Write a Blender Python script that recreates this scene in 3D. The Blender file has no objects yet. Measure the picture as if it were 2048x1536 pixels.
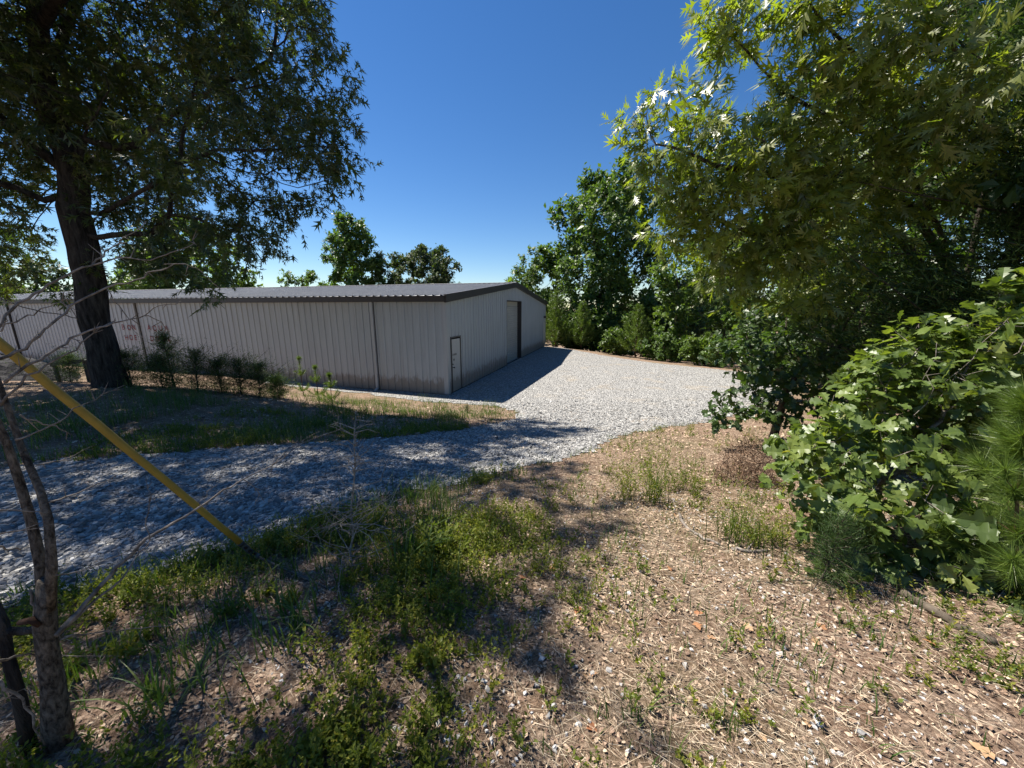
import bpy, math, random
import numpy as np
from mathutils import Vector, Matrix

random.seed(7)
RNG = np.random.default_rng(11)
SC = bpy.context.scene
COL = SC.collection

# ------------------------------------------------------------------ camera
CAMZ = 3.21
PITCH = math.radians(12.1)
FPX = 716.8                       # focal length in pixels of a 2048 wide picture
cam_d = bpy.data.cameras.new('camera')
cam_d.sensor_width = 36.0
cam_d.lens = 36.0 * FPX / 2048.0
cam_d.clip_start = 0.05
cam_d.clip_end = 3000.0
cam = bpy.data.objects.new('camera', cam_d)
COL.objects.link(cam)
cam.location = (0, 0, CAMZ)
cam.rotation_euler = (math.pi / 2 - PITCH, 0, 0)
SC.camera = cam

# ------------------------------------------------------------------ sky and sun
SUN_EL = math.radians(58.5)
SUN_DIR = Vector((-0.888 * math.cos(SUN_EL), 0.46 * math.cos(SUN_EL), math.sin(SUN_EL)))
world = bpy.data.worlds.new('World')
SC.world = world
world.use_nodes = True
wn = world.node_tree.nodes
wl = world.node_tree.links
wn.clear()
sky = wn.new('ShaderNodeTexSky')
sky.sky_type = 'NISHITA'
sky.sun_disc = False
sky.sun_elevation = SUN_EL
sky.sun_rotation = math.atan2(SUN_DIR.x, SUN_DIR.y)
sky.altitude = 200.0
sky.air_density = 1.0
sky.dust_density = 0.05
sky.ozone_density = 4.0
bg = wn.new('ShaderNodeBackground')
bg.inputs['Strength'].default_value = 0.062
wo = wn.new('ShaderNodeOutputWorld')
hs = wn.new('ShaderNodeHueSaturation')      # the camera's vivid rendering of the blue, over the whole sky
hs.inputs['Saturation'].default_value = 1.24
hs.inputs['Hue'].default_value = 0.505
wl.new(sky.outputs[0], hs.inputs['Color'])
wl.new(hs.outputs[0], bg.inputs[0])
wl.new(bg.outputs[0], wo.inputs[0])
sun_d = bpy.data.lights.new('sun', 'SUN')
sun_d.energy = 5.0
sun_d.angle = math.radians(0.53)
sun_d.color = (1.0, 0.945, 0.85)
sun = bpy.data.objects.new('sun', sun_d)
COL.objects.link(sun)
sun.rotation_euler = SUN_DIR.to_track_quat('Z', 'Y').to_euler()
SC.view_settings.view_transform = 'Standard'
SC.view_settings.look = 'None'
SC.view_settings.gamma = 1.0
SC.view_settings.use_curve_mapping = False
SC.view_settings.exposure = 1.12
SC.cycles.max_bounces = 7
SC.cycles.diffuse_bounces = 3
SC.cycles.glossy_bounces = 2
SC.cycles.transmission_bounces = 3
SC.cycles.use_denoising = True

# ------------------------------------------------------------------ helpers
CP, SP = math.cos(PITCH), math.sin(PITCH)


def ray(px, py):
    u, v = (px - 1024) / FPX, (py - 768) / FPX
    return np.array([u, CP - SP * v, -(CP * v + SP)])


def at_y(px, py, y):
    d = ray(px, py)
    return d * (y / d[1]) + np.array([0, 0, CAMZ])


def unit(v):
    v = np.asarray(v, float)
    return v / np.maximum(np.linalg.norm(v, axis=-1, keepdims=True), 1e-9)


def tag(o, label=None, cat=None, group=None, kind=None):
    if label: o['label'] = label
    if cat: o['category'] = cat
    if group: o['group'] = group
    if kind: o['kind'] = kind
    return o


def thing(name, loc, label, cat, group=None):
    o = bpy.data.objects.new(name, None)
    o.empty_display_size = 0.2
    COL.objects.link(o)
    o.location = tuple(float(c) for c in loc)
    return tag(o, label, cat, group)


def raw_mesh(name, V, F, rnd=None, smooth=False):
    """V (n,3); F (m,3) or (m,4) integer array"""
    V = np.ascontiguousarray(V, dtype=np.float32)
    F = np.ascontiguousarray(F, dtype=np.int32)
    me = bpy.data.meshes.new(name)
    k = F.shape[1]
    me.vertices.add(len(V))
    me.vertices.foreach_set('co', V.ravel())
    me.loops.add(F.size)
    me.loops.foreach_set('vertex_index', F.ravel())
    me.polygons.add(len(F))
    me.polygons.foreach_set('loop_start', np.arange(0, F.size, k, dtype=np.int32))
    if rnd is not None:
        at = me.attributes.new('rnd', 'FLOAT', 'POINT')
        at.data.foreach_set('value', np.ascontiguousarray(rnd, dtype=np.float32))
    me.update(calc_edges=True)
    me.polygons.foreach_set('use_smooth', np.full(len(F), smooth))
    return me


def obj(name, me, m, parent=None, kind=None):
    """mesh given in world space; a part's mesh is moved into its parent's frame"""
    o = bpy.data.objects.new(name, me)
    COL.objects.link(o)
    if m is not None and not me.materials:
        me.materials.append(m)
    if parent is not None:
        o.parent = parent
        off = Vector((0, 0, 0))
        q = parent
        while q is not None:
            off += q.location
            q = q.parent
        me.transform(Matrix.Translation(-off))
    if kind: o['kind'] = kind
    return o


class MB:
    """collects shapes into one mesh (triangles and quads)"""
    def __init__(s):
        s.v, s.f = [], []

    def add(s, V, F):
        b = len(s.v)
        s.v += [tuple(map(float, p)) for p in V]
        s.f += [tuple(i + b for i in q) for q in F]
        return s

    def hexa(s, P):
        """eight corners: four of the bottom, four of the top, same turn"""
        return s.add(P, [(3, 2, 1, 0), (4, 5, 6, 7), (0, 1, 5, 4), (1, 2, 6, 5), (2, 3, 7, 6), (3, 0, 4, 7)])

    def box(s, o, a, b, c):
        o, a, b, c = (np.asarray(q, float) for q in (o, a, b, c))
        return s.hexa([o, o + a, o + a + b, o + b, o + c, o + a + c, o + a + b + c, o + b + c])

    def tube(s, P, R, n=8, cap=True):
        P = np.asarray(P, float)
        R = np.broadcast_to(np.asarray(R, float), (len(P),))
        T = unit(np.gradient(P, axis=0))
        ref = np.array([0, 0, 1.0]) if abs(T[0][2]) < 0.9 else np.array([1.0, 0, 0])
        V = []
        for i in range(len(P)):
            a = unit(np.cross(T[i], ref)); b = np.cross(T[i], a)
            ref = unit(np.cross(a, T[i])) if i else ref
            for j in range(n):
                w = 2 * math.pi * j / n
                V.append(P[i] + R[i] * (math.cos(w) * a + math.sin(w) * b))
        F = []
        for i in range(len(P) - 1):
            for j in range(n):
                k = (j + 1) % n
                F.append((i * n + j, i * n + k, (i + 1) * n + k, (i + 1) * n + j))
        if cap:
            F.append(tuple(range(n - 1, -1, -1)))
            F.append(tuple(range((len(P) - 1) * n, len(P) * n)))
        return s.add(V, F)

    def mesh(s, name, smooth=False):
        me = bpy.data.meshes.new(name)
        me.from_pydata(s.v, [], s.f)
        me.update()
        if smooth:
            me.polygons.foreach_set('use_smooth', np.full(len(me.polygons), True))
        return me

    def build(s, name, m, parent=None, smooth=False, kind=None):
        return obj(name, s.mesh(name, smooth), m, parent, kind)


def hash2(ix, iy, seed=0):
    h = (ix * 374761393 + iy * 668265263 + seed * 974711) & 0xFFFFFFFF
    h = ((h ^ (h >> 13)) * 1274126177) & 0xFFFFFFFF
    return ((h ^ (h >> 16)) & 0xFFFF) / 65535.0


def vnoise(x, y, seed=0):
    x = np.asarray(x, float); y = np.asarray(y, float)
    ix = np.floor(x).astype(np.int64); iy = np.floor(y).astype(np.int64)
    fx = x - ix; fy = y - iy
    fx = fx * fx * (3 - 2 * fx); fy = fy * fy * (3 - 2 * fy)
    a = hash2(ix, iy, seed); b = hash2(ix + 1, iy, seed)
    c = hash2(ix, iy + 1, seed); d = hash2(ix + 1, iy + 1, seed)
    return (a * (1 - fx) + b * fx) * (1 - fy) + (c * (1 - fx) + d * fx) * fy


# ------------------------------------------------------------------ materials
def new_mat(name):
    m = bpy.data.materials.new(name)
    m.use_nodes = True
    nt = m.node_tree
    nt.nodes.clear()
    out = nt.nodes.new('ShaderNodeOutputMaterial')
    return m, nt, out


def nd(nt, kind, **kw):
    n = nt.nodes.new(kind)
    for k, v in kw.items():
        if k in n.inputs: n.inputs[k].default_value = v
        else: setattr(n, k, v)
    return n


def ramp(nt, src, stops):
    r = nt.nodes.new('ShaderNodeValToRGB')
    e = r.color_ramp.elements
    while len(e) < len(stops): e.new(0.5)
    for q, (p, c) in zip(e, stops):
        q.position = p
        q.color = (c[0], c[1], c[2], 1)
    nt.links.new(src, r.inputs[0])
    return r.outputs[0]


def mixc(nt, f, a, b, mode='MIX'):
    n = nt.nodes.new('ShaderNodeMix')
    n.data_type = 'RGBA'
    n.blend_type = mode
    for s, v in ((0, f), (6, a), (7, b)):
        if isinstance(v, (int, float)): n.inputs[s].default_value = v
        elif isinstance(v, (tuple, list)): n.inputs[s].default_value = (v[0], v[1], v[2], 1)
        else: nt.links.new(v, n.inputs[s])
    return n.outputs[2]


def noise(nt, co, scale, detail=4, rough=0.55, dist=0.0):
    n = nd(nt, 'ShaderNodeTexNoise', Scale=scale, Detail=detail, Roughness=rough, Distortion=dist)
    nt.links.new(co, n.inputs['Vector'])
    return n.outputs[0]


def mapped(nt, co, scale):
    n = nd(nt, 'ShaderNodeMapping')
    n.inputs['Scale'].default_value = scale
    nt.links.new(co, n.inputs[0])
    return n.outputs[0]


def bump(nt, h, strength, dist):
    b = nd(nt, 'ShaderNodeBump', Strength=strength, Distance=dist)
    nt.links.new(h, b.inputs['Height'])
    return b.outputs[0]


def surf(nt, out, col, rough=0.8, spec=0.3, nrm=None, metal=0.0):
    p = nt.nodes.new('ShaderNodeBsdfPrincipled')
    if isinstance(col, tuple): p.inputs['Base Color'].default_value = (*col, 1)
    else: nt.links.new(col, p.inputs['Base Color'])
    if isinstance(rough, (int, float)): p.inputs['Roughness'].default_value = rough
    else: nt.links.new(rough, p.inputs['Roughness'])
    p.inputs['Specular IOR Level'].default_value = spec
    p.inputs['Metallic'].default_value = metal
    if nrm is not None: nt.links.new(nrm, p.inputs['Normal'])
    nt.links.new(p.outputs[0], out.inputs[0])
    return p


def obco(nt):
    return nt.nodes.new('ShaderNodeTexCoord').outputs['Object']


def geopos(nt):
    return nt.nodes.new('ShaderNodeNewGeometry').outputs['Position']


def leaf_mat(name, stops, trans=0.4, rough=0.42, spec=0.5, tint=(1.35, 1.45, 0.5)):
    """leaf colour from the per-leaf attribute rnd; thin leaves let light through"""
    m, nt, out = new_mat(name)
    a = nd(nt, 'ShaderNodeAttribute', attribute_name='rnd')
    col = ramp(nt, a.outputs['Fac'], stops)
    n = noise(nt, geopos(nt), 0.9, 2)
    col = mixc(nt, 0.35, col, ramp(nt, n, [(0.3, (0.55, 0.6, 0.5)), (0.7, (1.25, 1.25, 1.1))]), 'MULTIPLY')
    p = nt.nodes.new('ShaderNodeBsdfPrincipled')
    nt.links.new(col, p.inputs['Base Color'])
    p.inputs['Roughness'].default_value = rough
    p.inputs['Specular IOR Level'].default_value = spec
    t = nt.nodes.new('ShaderNodeBsdfTranslucent')
    tc = mixc(nt, 1.0, col, tint, 'MULTIPLY')
    nt.links.new(tc, t.inputs[0])
    mx = nd(nt, 'ShaderNodeMixShader')
    mx.inputs[0].default_value = trans
    nt.links.new(p.outputs[0], mx.inputs[1])
    nt.links.new(t.outputs[0], mx.inputs[2])
    nt.links.new(mx.outputs[0], out.inputs[0])
    return m


def bark_mat(name, c0, c1, sc=(9, 9, 1.6), bs=0.9, bd=0.03):
    m, nt, out = new_mat(name)
    co = obco(nt)
    n1 = noise(nt, mapped(nt, co, sc), 2.2, 5, 0.65, 0.4)
    n2 = noise(nt, co, 30, 3)
    col = ramp(nt, n1, [(0.36, c0), (0.66, c1)])
    col = mixc(nt, 0.4, col, ramp(nt, n2, [(0.3, (0.6, 0.6, 0.6)), (0.7, (1.2, 1.2, 1.2))]), 'MULTIPLY')
    surf(nt, out, col, 0.9, 0.15, bump(nt, n1, bs, bd))
    return m


def rnd_mat(name, stops, rough=0.8, spec=0.25, bs=0.0):
    m, nt, out = new_mat(name)
    a = nd(nt, 'ShaderNodeAttribute', attribute_name='rnd')
    col = ramp(nt, a.outputs['Fac'], stops)
    n = noise(nt, geopos(nt), 60, 3)
    col = mixc(nt, 0.5, col, ramp(nt, n, [(0.3, (0.65, 0.65, 0.65)), (0.7, (1.2, 1.2, 1.2))]), 'MULTIPLY')
    surf(nt, out, col, rough, spec, bump(nt, n, bs, 0.01) if bs else None)
    return m


M = {}
M['oak_leaf'] = leaf_mat('oak_leaf', [(0, (0.025, 0.045, 0.01)), (0.55, (0.055, 0.08, 0.017)), (1, (0.13, 0.14, 0.03))], 0.45, 0.42, 0.95, (1.4, 1.6, 0.5))
M['red_oak_leaf'] = leaf_mat('red_oak_leaf', [(0, (0.09, 0.12, 0.02)), (0.5, (0.2, 0.23, 0.04)), (1, (0.3, 0.31, 0.065))], 0.48, 0.42, 0.95, (1.35, 1.6, 0.45))
M['blackjack_leaf'] = leaf_mat('blackjack_leaf', [(0, (0.055, 0.09, 0.018)), (0.5, (0.12, 0.175, 0.04)), (0.88, (0.2, 0.25, 0.06)), (1, (0.27, 0.25, 0.06))], 0.42, 0.42, 0.65, (1.5, 1.5, 0.5))
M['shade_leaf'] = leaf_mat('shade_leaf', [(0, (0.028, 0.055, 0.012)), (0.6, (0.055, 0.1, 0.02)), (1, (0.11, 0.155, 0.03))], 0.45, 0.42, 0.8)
M['far_leaf'] = leaf_mat('far_leaf', [(0, (0.045, 0.085, 0.02)), (0.6, (0.09, 0.15, 0.036)), (1, (0.16, 0.22, 0.055))], 0.42, 0.42, 0.4)
M['far_leaf_light'] = leaf_mat('far_leaf_light', [(0, (0.055, 0.1, 0.022)), (0.6, (0.11, 0.17, 0.04)), (1, (0.17, 0.22, 0.055))], 0.45, 0.42, 0.4)
M['far_leaf_dull'] = leaf_mat('far_leaf_dull', [(0, (0.035, 0.06, 0.02)), (0.6, (0.07, 0.1, 0.034)), (1, (0.12, 0.14, 0.055))], 0.3, 0.5, 0.35)
M['pine_needle'] = leaf_mat('pine_needle', [(0, (0.06, 0.11, 0.018)), (0.6, (0.13, 0.2, 0.035)), (1, (0.2, 0.26, 0.06))], 0.3, 0.4, 0.5)
M['juniper'] = leaf_mat('juniper', [(0, (0.02, 0.045, 0.012)), (0.6, (0.05, 0.09, 0.025)), (1, (0.11, 0.15, 0.045))], 0.3, 0.5, 0.3)
M['weed_leaf'] = leaf_mat('weed_leaf', [(0, (0.07, 0.1, 0.016)), (0.6, (0.17, 0.2, 0.03)), (1, (0.34, 0.29, 0.05))], 0.45, 0.5, 0.35)
M['grass'] = leaf_mat('grass', [(0, (0.04, 0.085, 0.018)), (0.6, (0.09, 0.15, 0.035)), (0.88, (0.15, 0.18, 0.05)), (1, (0.36, 0.29, 0.13))], 0.4, 0.45, 0.4)
M['oak_bark'] = bark_mat('oak_bark', (0.016, 0.013, 0.011), (0.075, 0.064, 0.054), (7, 7, 1.2), 1.0, 0.06)
M['tree_bark'] = bark_mat('tree_bark', (0.03, 0.024, 0.018), (0.11, 0.09, 0.07))
M['pale_twig'] = bark_mat('pale_twig', (0.09, 0.075, 0.062), (0.3, 0.26, 0.225), (14, 14, 14), 0.3, 0.004)
M['dead_twig'] = bark_mat('dead_twig', (0.13, 0.115, 0.1), (0.33, 0.3, 0.26), (14, 14, 14), 0.3, 0.004)
M['sapling_bark'] = bark_mat('sapling_bark', (0.03, 0.024, 0.019), (0.2, 0.165, 0.13), (34, 34, 14), 1.0, 0.015)
M['pine_stem'] = bark_mat('pine_stem', (0.06, 0.035, 0.02), (0.2, 0.12, 0.07), (20, 20, 20), 0.5, 0.006)
M['stone'] = rnd_mat('stone', [(0, (0.13, 0.127, 0.123)), (0.45, (0.27, 0.263, 0.253)), (0.85, (0.43, 0.42, 0.4)), (0.96, (0.55, 0.535, 0.51)), (1, (0.38, 0.3, 0.23))], 0.75, 0.3, 0.3)
M['white_stone'] = rnd_mat('white_stone', [(0, (0.3, 0.29, 0.28)), (0.6, (0.52, 0.5, 0.48)), (1, (0.68, 0.66, 0.63))], 0.8, 0.2, 0.3)
M['dry_leaf'] = rnd_mat('dry_leaf', [(0, (0.09, 0.058, 0.042)), (0.3, (0.23, 0.15, 0.105)), (0.7, (0.42, 0.3, 0.21)), (1, (0.54, 0.42, 0.3))], 0.75, 0.25)
M['orange_leaf'] = rnd_mat('orange_leaf', [(0, (0.24, 0.09, 0.04)), (0.5, (0.33, 0.16, 0.075)), (1, (0.38, 0.25, 0.14))], 0.65, 0.3)
M['straw'] = rnd_mat('straw', [(0, (0.17, 0.11, 0.075)), (0.5, (0.42, 0.32, 0.22)), (1, (0.66, 0.56, 0.41))], 0.7, 0.3)
M['dead_brush'] = rnd_mat('dead_brush', [(0, (0.055, 0.035, 0.024)), (0.6, (0.16, 0.095, 0.06)), (1, (0.28, 0.19, 0.125))], 0.85, 0.15)


def ground_mat():
    m, nt, out = new_mat('ground')
    co = geopos(nt)
    big = noise(nt, co, 0.55, 3)
    mid = noise(nt, co, 5.0, 5, 0.65)
    fine = noise(nt, co, 38, 6, 0.75, 0.6)
    col = ramp(nt, fine, [(0.3, (0.055, 0.038, 0.028)), (0.45, (0.18, 0.125, 0.09)), (0.58, (0.38, 0.28, 0.21)), (0.75, (0.6, 0.5, 0.39))])
    col = mixc(nt, ramp(nt, mid, [(0.4, (0, 0, 0)), (0.62, (0.6, 0.6, 0.6))]), col, ramp(nt, fine, [(0.3, (0.07, 0.04, 0.027)), (0.7, (0.24, 0.13, 0.08))]))
    col = mixc(nt, ramp(nt, big, [(0.42, (0, 0, 0)), (0.7, (0.35, 0.35, 0.35))]), col, (0.1, 0.11, 0.04))
    surf(nt, out, col, 0.95, 0.1, bump(nt, fine, 0.9, 0.03))
    return m


def gravel_mat():
    m, nt, out = new_mat('gravel')
    co = geopos(nt)
    v = nd(nt, 'ShaderNodeTexVoronoi', Scale=26.0)
    nt.links.new(co, v.inputs['Vector'])
    v2 = nd(nt, 'ShaderNodeTexVoronoi', Scale=15.0)
    nt.links.new(co, v2.inputs['Vector'])
    sep = nd(nt, 'ShaderNodeSeparateColor')
    nt.links.new(v.outputs['Color'], sep.inputs[0])
    col = ramp(nt, sep.outputs[0], [(0, (0.13, 0.127, 0.123)), (0.4, (0.27, 0.263, 0.253)), (0.8, (0.42, 0.41, 0.39)), (1, (0.54, 0.52, 0.49))])
    big = noise(nt, co, 0.9, 5, 0.6)
    col = mixc(nt, ramp(nt, big, [(0.55, (0, 0, 0)), (0.72, (0.55, 0.55, 0.55))]), col, (0.42, 0.35, 0.26))
    n = noise(nt, co, 9, 3)
    col = mixc(nt, 0.6, col, ramp(nt, n, [(0.3, (0.75, 0.75, 0.75)), (0.7, (1.15, 1.15, 1.15))]), 'MULTIPLY')
    ad = nd(nt, 'ShaderNodeMath', operation='ADD')
    nt.links.new(v.outputs['Distance'], ad.inputs[0])
    nt.links.new(v2.outputs['Distance'], ad.inputs[1])
    iv = nd(nt, 'ShaderNodeMath', operation='MULTIPLY')
    nt.links.new(ad.outputs[0], iv.inputs[0]); iv.inputs[1].default_value = -1
    surf(nt, out, col, 0.9, 0.15, bump(nt, iv.outputs[0], 1.0, 0.045))
    return m


def metal_mat(name, c, rough=0.45, dirt=0.35, spec=0.5, streak=(6, 6, 0.35), splash=False):
    m, nt, out = new_mat(name)
    co = geopos(nt)
    n = noise(nt, mapped(nt, co, streak), 1.6, 5, 0.6)
    n2 = noise(nt, co, 0.6, 3)
    col = mixc(nt, dirt, c, ramp(nt, n, [(0.3, tuple(q * 0.55 for q in c)), (0.62, tuple(q * 1.08 for q in c))]))
    col = mixc(nt, dirt * 0.6, col, ramp(nt, n2, [(0.35, tuple(q * 0.7 for q in c)), (0.65, c)]))
    if splash:
        sx = nd(nt, 'ShaderNodeSeparateXYZ')
        nt.links.new(co, sx.inputs[0])
        jag = noise(nt, mapped(nt, co, (3, 3, 1.2)), 3.0, 4, 0.6)
        ml = nd(nt, 'ShaderNodeMath', operation='MULTIPLY_ADD')
        nt.links.new(jag, ml.inputs[0]); ml.inputs[1].default_value = -0.9
        nt.links.new(sx.outputs[2], ml.inputs[2])
        f = ramp(nt, ml.outputs[0], [(0.0, (0.75, 0.75, 0.75)), (0.22, (0, 0, 0))])
        col = mixc(nt, f, col, (0.16, 0.135, 0.11))
        st = noise(nt, mapped(nt, co, (11, 11, 0.22)), 2.0, 4, 0.65)
        col = mixc(nt, ramp(nt, st, [(0.56, (0, 0, 0)), (0.74, (0.45, 0.45, 0.45))]), col, (0.15, 0.13, 0.11))
    surf(nt, out, col, rough, spec, bump(nt, n2, 0.3 if splash else 0.15, 0.03))
    return m


M['ground'] = ground_mat()
M['gravel'] = gravel_mat()
M['siding'] = metal_mat('siding', (0.36, 0.385, 0.395), splash=True)
M['siding_trim'] = metal_mat('siding_trim', (0.37, 0.38, 0.38))
M['door_white'] = metal_mat('door_white', (0.46, 0.46, 0.44), 0.5, 0.5, splash=True)
M['shutter'] = metal_mat('shutter', (0.4, 0.395, 0.36), 0.45, 0.3, 0.5, (0.5, 0.5, 5))
M['roof_metal'] = metal_mat('roof_metal', (0.34, 0.335, 0.33), 0.55, 0.4, 0.35, (2, 2, 2))
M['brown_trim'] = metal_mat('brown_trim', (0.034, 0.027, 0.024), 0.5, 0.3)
M['dark_paint'] = metal_mat('dark_paint', (0.03, 0.028, 0.026), 0.6, 0.3)
M['red_paint'] = metal_mat('red_paint', (0.2, 0.02, 0.02), 0.7, 0.5)
M['sign_ink'] = metal_mat('sign_ink', (0.04, 0.04, 0.045), 0.7, 0.4)
M['yellow_plastic'] = metal_mat('yellow_plastic', (0.36, 0.235, 0.035), 0.55, 0.7, 0.4, (9, 9, 9))
M['steel'] = metal_mat('steel', (0.085, 0.08, 0.072), 0.55, 0.5)
M['rust'] = metal_mat('rust', (0.045, 0.022, 0.013), 0.85, 0.6, 0.2, (20, 20, 20))
M['weathered_wood'] = bark_mat('weathered_wood', (0.05, 0.04, 0.03), (0.16, 0.13, 0.1), (10, 10, 3), 0.5, 0.01)
M['soil'] = bark_mat('soil', (0.02, 0.019, 0.02), (0.07, 0.066, 0.068), (4, 4, 4), 1.0, 0.05)

# ------------------------------------------------------------------ terrain
TX = np.array([-60, -30, -12, -9, -6, -3, 0, 3, 6, 10, 16, 30, 60.])
TY = np.array([-30, 0, 1.6, 3, 4.5, 6, 8, 10, 12, 14, 18, 30, 60.])
TZ = np.array([
    [1.7, 1.7, 1.6, 1.5, 1.5, 1.5, 1.5, 1.3, 1.0, .7, .3, 0, -3],
    [1.7, 1.7, 1.6, 1.5, 1.45, 1.45, 1.45, 1.3, 1.0, .7, .3, 0, -3],
    [1.68, 1.68, 1.58, 1.45, 1.4, 1.42, 1.45, 1.15, .7, .32, .06, 0, -3],
    [1.68, 1.66, 1.56, 1.42, 1.36, 1.36, 1.42, 1.0, .42, .1, 0, 0, -3],
    [1.68, 1.66, 1.56, 1.40, 1.28, 1.2, 1.05, .6, .16, 0, 0, 0, -3],
    [1.68, 1.66, 1.58, 1.42, 1.2, 1.0, .65, .26, .03, 0, 0, 0, -3],
    [1.68, 1.66, 1.61, 1.46, 1.2, .9, .45, .12, 0, 0, 0, 0, -3],
    [1.7, 1.68, 1.63, 1.48, 1.25, .95, .52, .18, .03, 0, 0, 0, -3.5],
    [1.75, 1.74, 1.65, 1.5, 1.25, .95, .6, .3, .1, .03, 0, -.3, -4],
    [1.8, 1.78, 1.68, 1.5, 1.3, 1.05, .7, .42, .22, .1, 0, -.8, -4],
    [1.8, 1.78, 1.68, 1.5, 1.3, 1.05, .75, .5, .3, .1, -.1, -1.4, -5],
    [1.8, 1.78, 1.68, 1.5, 1.3, 1.05, .75, .5, .3, .1, -.3, -2, -5],
    [1.8, 1.78, 1.68, 1.5, 1.3, 1.05, .75, .5, .3, .1, -.3, -2, -6]])
GX = np.arange(-60, 60.01, 0.4)
GY = np.arange(-30, 60.01, 0.4)
_g = np.array([np.interp(GX, TX, TZ[:, j]) for j in range(len(TY))])       # (TY, GX)
_g = np.array([np.interp(GY, TY, _g[:, i]) for i in range(len(GX))])       # (GX, GY)
for _ in range(3):
    _p = np.pad(_g, 1, mode='edge')
    _g = (_p[:-2, 1:-1] + _p[2:, 1:-1] + _p[1:-1, :-2] + _p[1:-1, 2:] + 2 * _g) / 6


def zt(x, y, rough=True):
    x = np.asarray(x, float); y = np.asarray(y, float)
    fx = np.clip((x + 60) / 0.4, 0, len(GX) - 1.001); fy = np.clip((y + 30) / 0.4, 0, len(GY) - 1.001)
    i = fx.astype(int); j = fy.astype(int); fx = fx - i; fy = fy - j
    z = (_g[i, j] * (1 - fx) + _g[i + 1, j] * fx) * (1 - fy) + (_g[i, j + 1] * (1 - fx) + _g[i + 1, j + 1] * fx) * fy
    if rough:
        k = np.clip((12.6 - y) / 3, 0, 1)
        z = z + k * (0.05 * (vnoise(x * 1.3, y * 1.3, 1) - .5) + 0.025 * (vnoise(x * 4, y * 4, 2) - .5))
    return z


def hit(px, py):
    """the point of the ground that the camera sees at a pixel"""
    d = ray(px, py)
    t = np.linspace(0.5, 70, 7000)
    P = d[None] * t[:, None] + np.array([0, 0, CAMZ])
    k = np.argmax(P[:, 2] < zt(P[:, 0], P[:, 1]))
    return P[k]


def spaced(a, b, near, d0, g):
    """coordinates from a to b, step d0 near the centre and growing by g away from it"""
    s = [near]; d = d0
    while s[-1] < b: s.append(s[-1] + d); d = d0 if s[-1] < near + 7 else d * g
    r = [near]; d = d0
    while r[-1] > a: r.append(r[-1] - d); d = d0 if r[-1] > near - 7 else d * g
    return np.array(sorted(set(r + s)))


gx = spaced(-900, 900, 0, 0.17, 1.06)
gy = spaced(-60, 1500, 4, 0.17, 1.06)
X, Y = np.meshgrid(gx, gy, indexing='ij')
Z = zt(X, Y)
n1, n2 = X.shape
idx = np.arange(n1 * n2).reshape(n1, n2)
Fq = np.stack([idx[:-1, :-1], idx[1:, :-1], idx[1:, 1:], idx[:-1, 1:]], -1).reshape(-1, 4)
ground = obj('ground', raw_mesh('ground', np.stack([X, Y, Z], -1).reshape(-1, 3), Fq, smooth=True), M['ground'], None, 'structure')
ground['label'] = 'sloping bank of leaf litter, dry straw and soil'

# gravel drive: outline in plan, edge broken up by noise
WA = math.radians(16.55)
WU = np.array([math.sin(WA), math.cos(WA)])      # along the gable wall, away from the viewer
WW = np.array([-math.cos(WA), math.sin(WA)])     # along the long wall, to the left
WC = np.array([-2.36, 12.9])                     # near corner of the building
edge_px = [(-420, 1330), (-150, 1255), (0, 1212), (120, 1190), (230, 1163), (350, 1135), (450, 1108), (560, 1070), (640, 1030), (760, 985),
           (900, 966), (1000, 952), (1080, 930), (1180, 903), (1230, 875), (1300, 858), (1390, 848), (1450, 835), (1560, 815)]
poly = [hit(*q)[:2] for q in edge_px]
poly += [np.array(q) for q in ((7.5, 10.0), (10.5, 13.0), (12.2, 16.5), (11.6, 18.6), (9.4, 22.0), (6.8, 26.0), (4.6, 29.6), (2.8, 31.0))]
poly += [WC + WU * 17.9 + WW * 0.3, WC + WU * 0.2 + WW * 0.3, WC + WU * 0.3 + WW * 9.0, WC - WU * 0.8 + WW * 8.0, WC - WU * 0.95 + WW * 3.0]
poly += [hit(*q)[:2] for q in ((900, 806), (1000, 813), (1045, 828), (1010, 845), (900, 862), (800, 875), (600, 890), (300, 908), (100, 926), (0, 943), (-300, 985))]
poly += [np.array((-16.0, 4.2)), np.array((-16.0, 1.6))]
POLY = np.array(poly)


def inside(x, y):
    r = np.zeros(np.shape(x), bool)
    n = len(POLY)
    for i in range(n):
        x0, y0 = POLY[i]; x1, y1 = POLY[(i + 1) % n]
        c = ((y0 > y) != (y1 > y))
        with np.errstate(divide='ignore', invalid='ignore'):
            r ^= c & (x < (x1 - x0) * (y - y0) / (y1 - y0 + 1e-12) + x0)
    return r


def wob(x, y):
    return x + 0.3 * (vnoise(x * 1.7, y * 1.7, 5) - .5) + 0.16 * (vnoise(x * 6, y * 6, 6) - .5), y + 0.3 * (vnoise(x * 1.7, y * 1.7, 7) - .5) + 0.16 * (vnoise(x * 6, y * 6, 8) - .5)


cs = 0.14
cx = np.arange(-16, 13, cs); cy = np.arange(1.0, 31.5, cs)
X, Y = np.meshgrid(cx, cy, indexing='ij')
Z = zt(X, Y) + 0.012
n1, n2 = X.shape
idx = np.arange(n1 * n2).reshape(n1, n2)
ok = inside(*wob(X[:-1, :-1] + cs / 2, Y[:-1, :-1] + cs / 2))
Fq = np.stack([idx[:-1, :-1], idx[1:, :-1], idx[1:, 1:], idx[:-1, 1:]], -1)[ok]
use = np.unique(Fq)
rem = np.zeros(n1 * n2, int); rem[use] = np.arange(len(use))
gravel = obj('gravel_drive', raw_mesh('gravel_drive', np.stack([X, Y, Z], -1).reshape(-1, 3)[use], rem[Fq], smooth=True), M['gravel'], None, 'structure')
gravel['label'] = 'grey crushed stone drive curving past the metal building'


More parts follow.
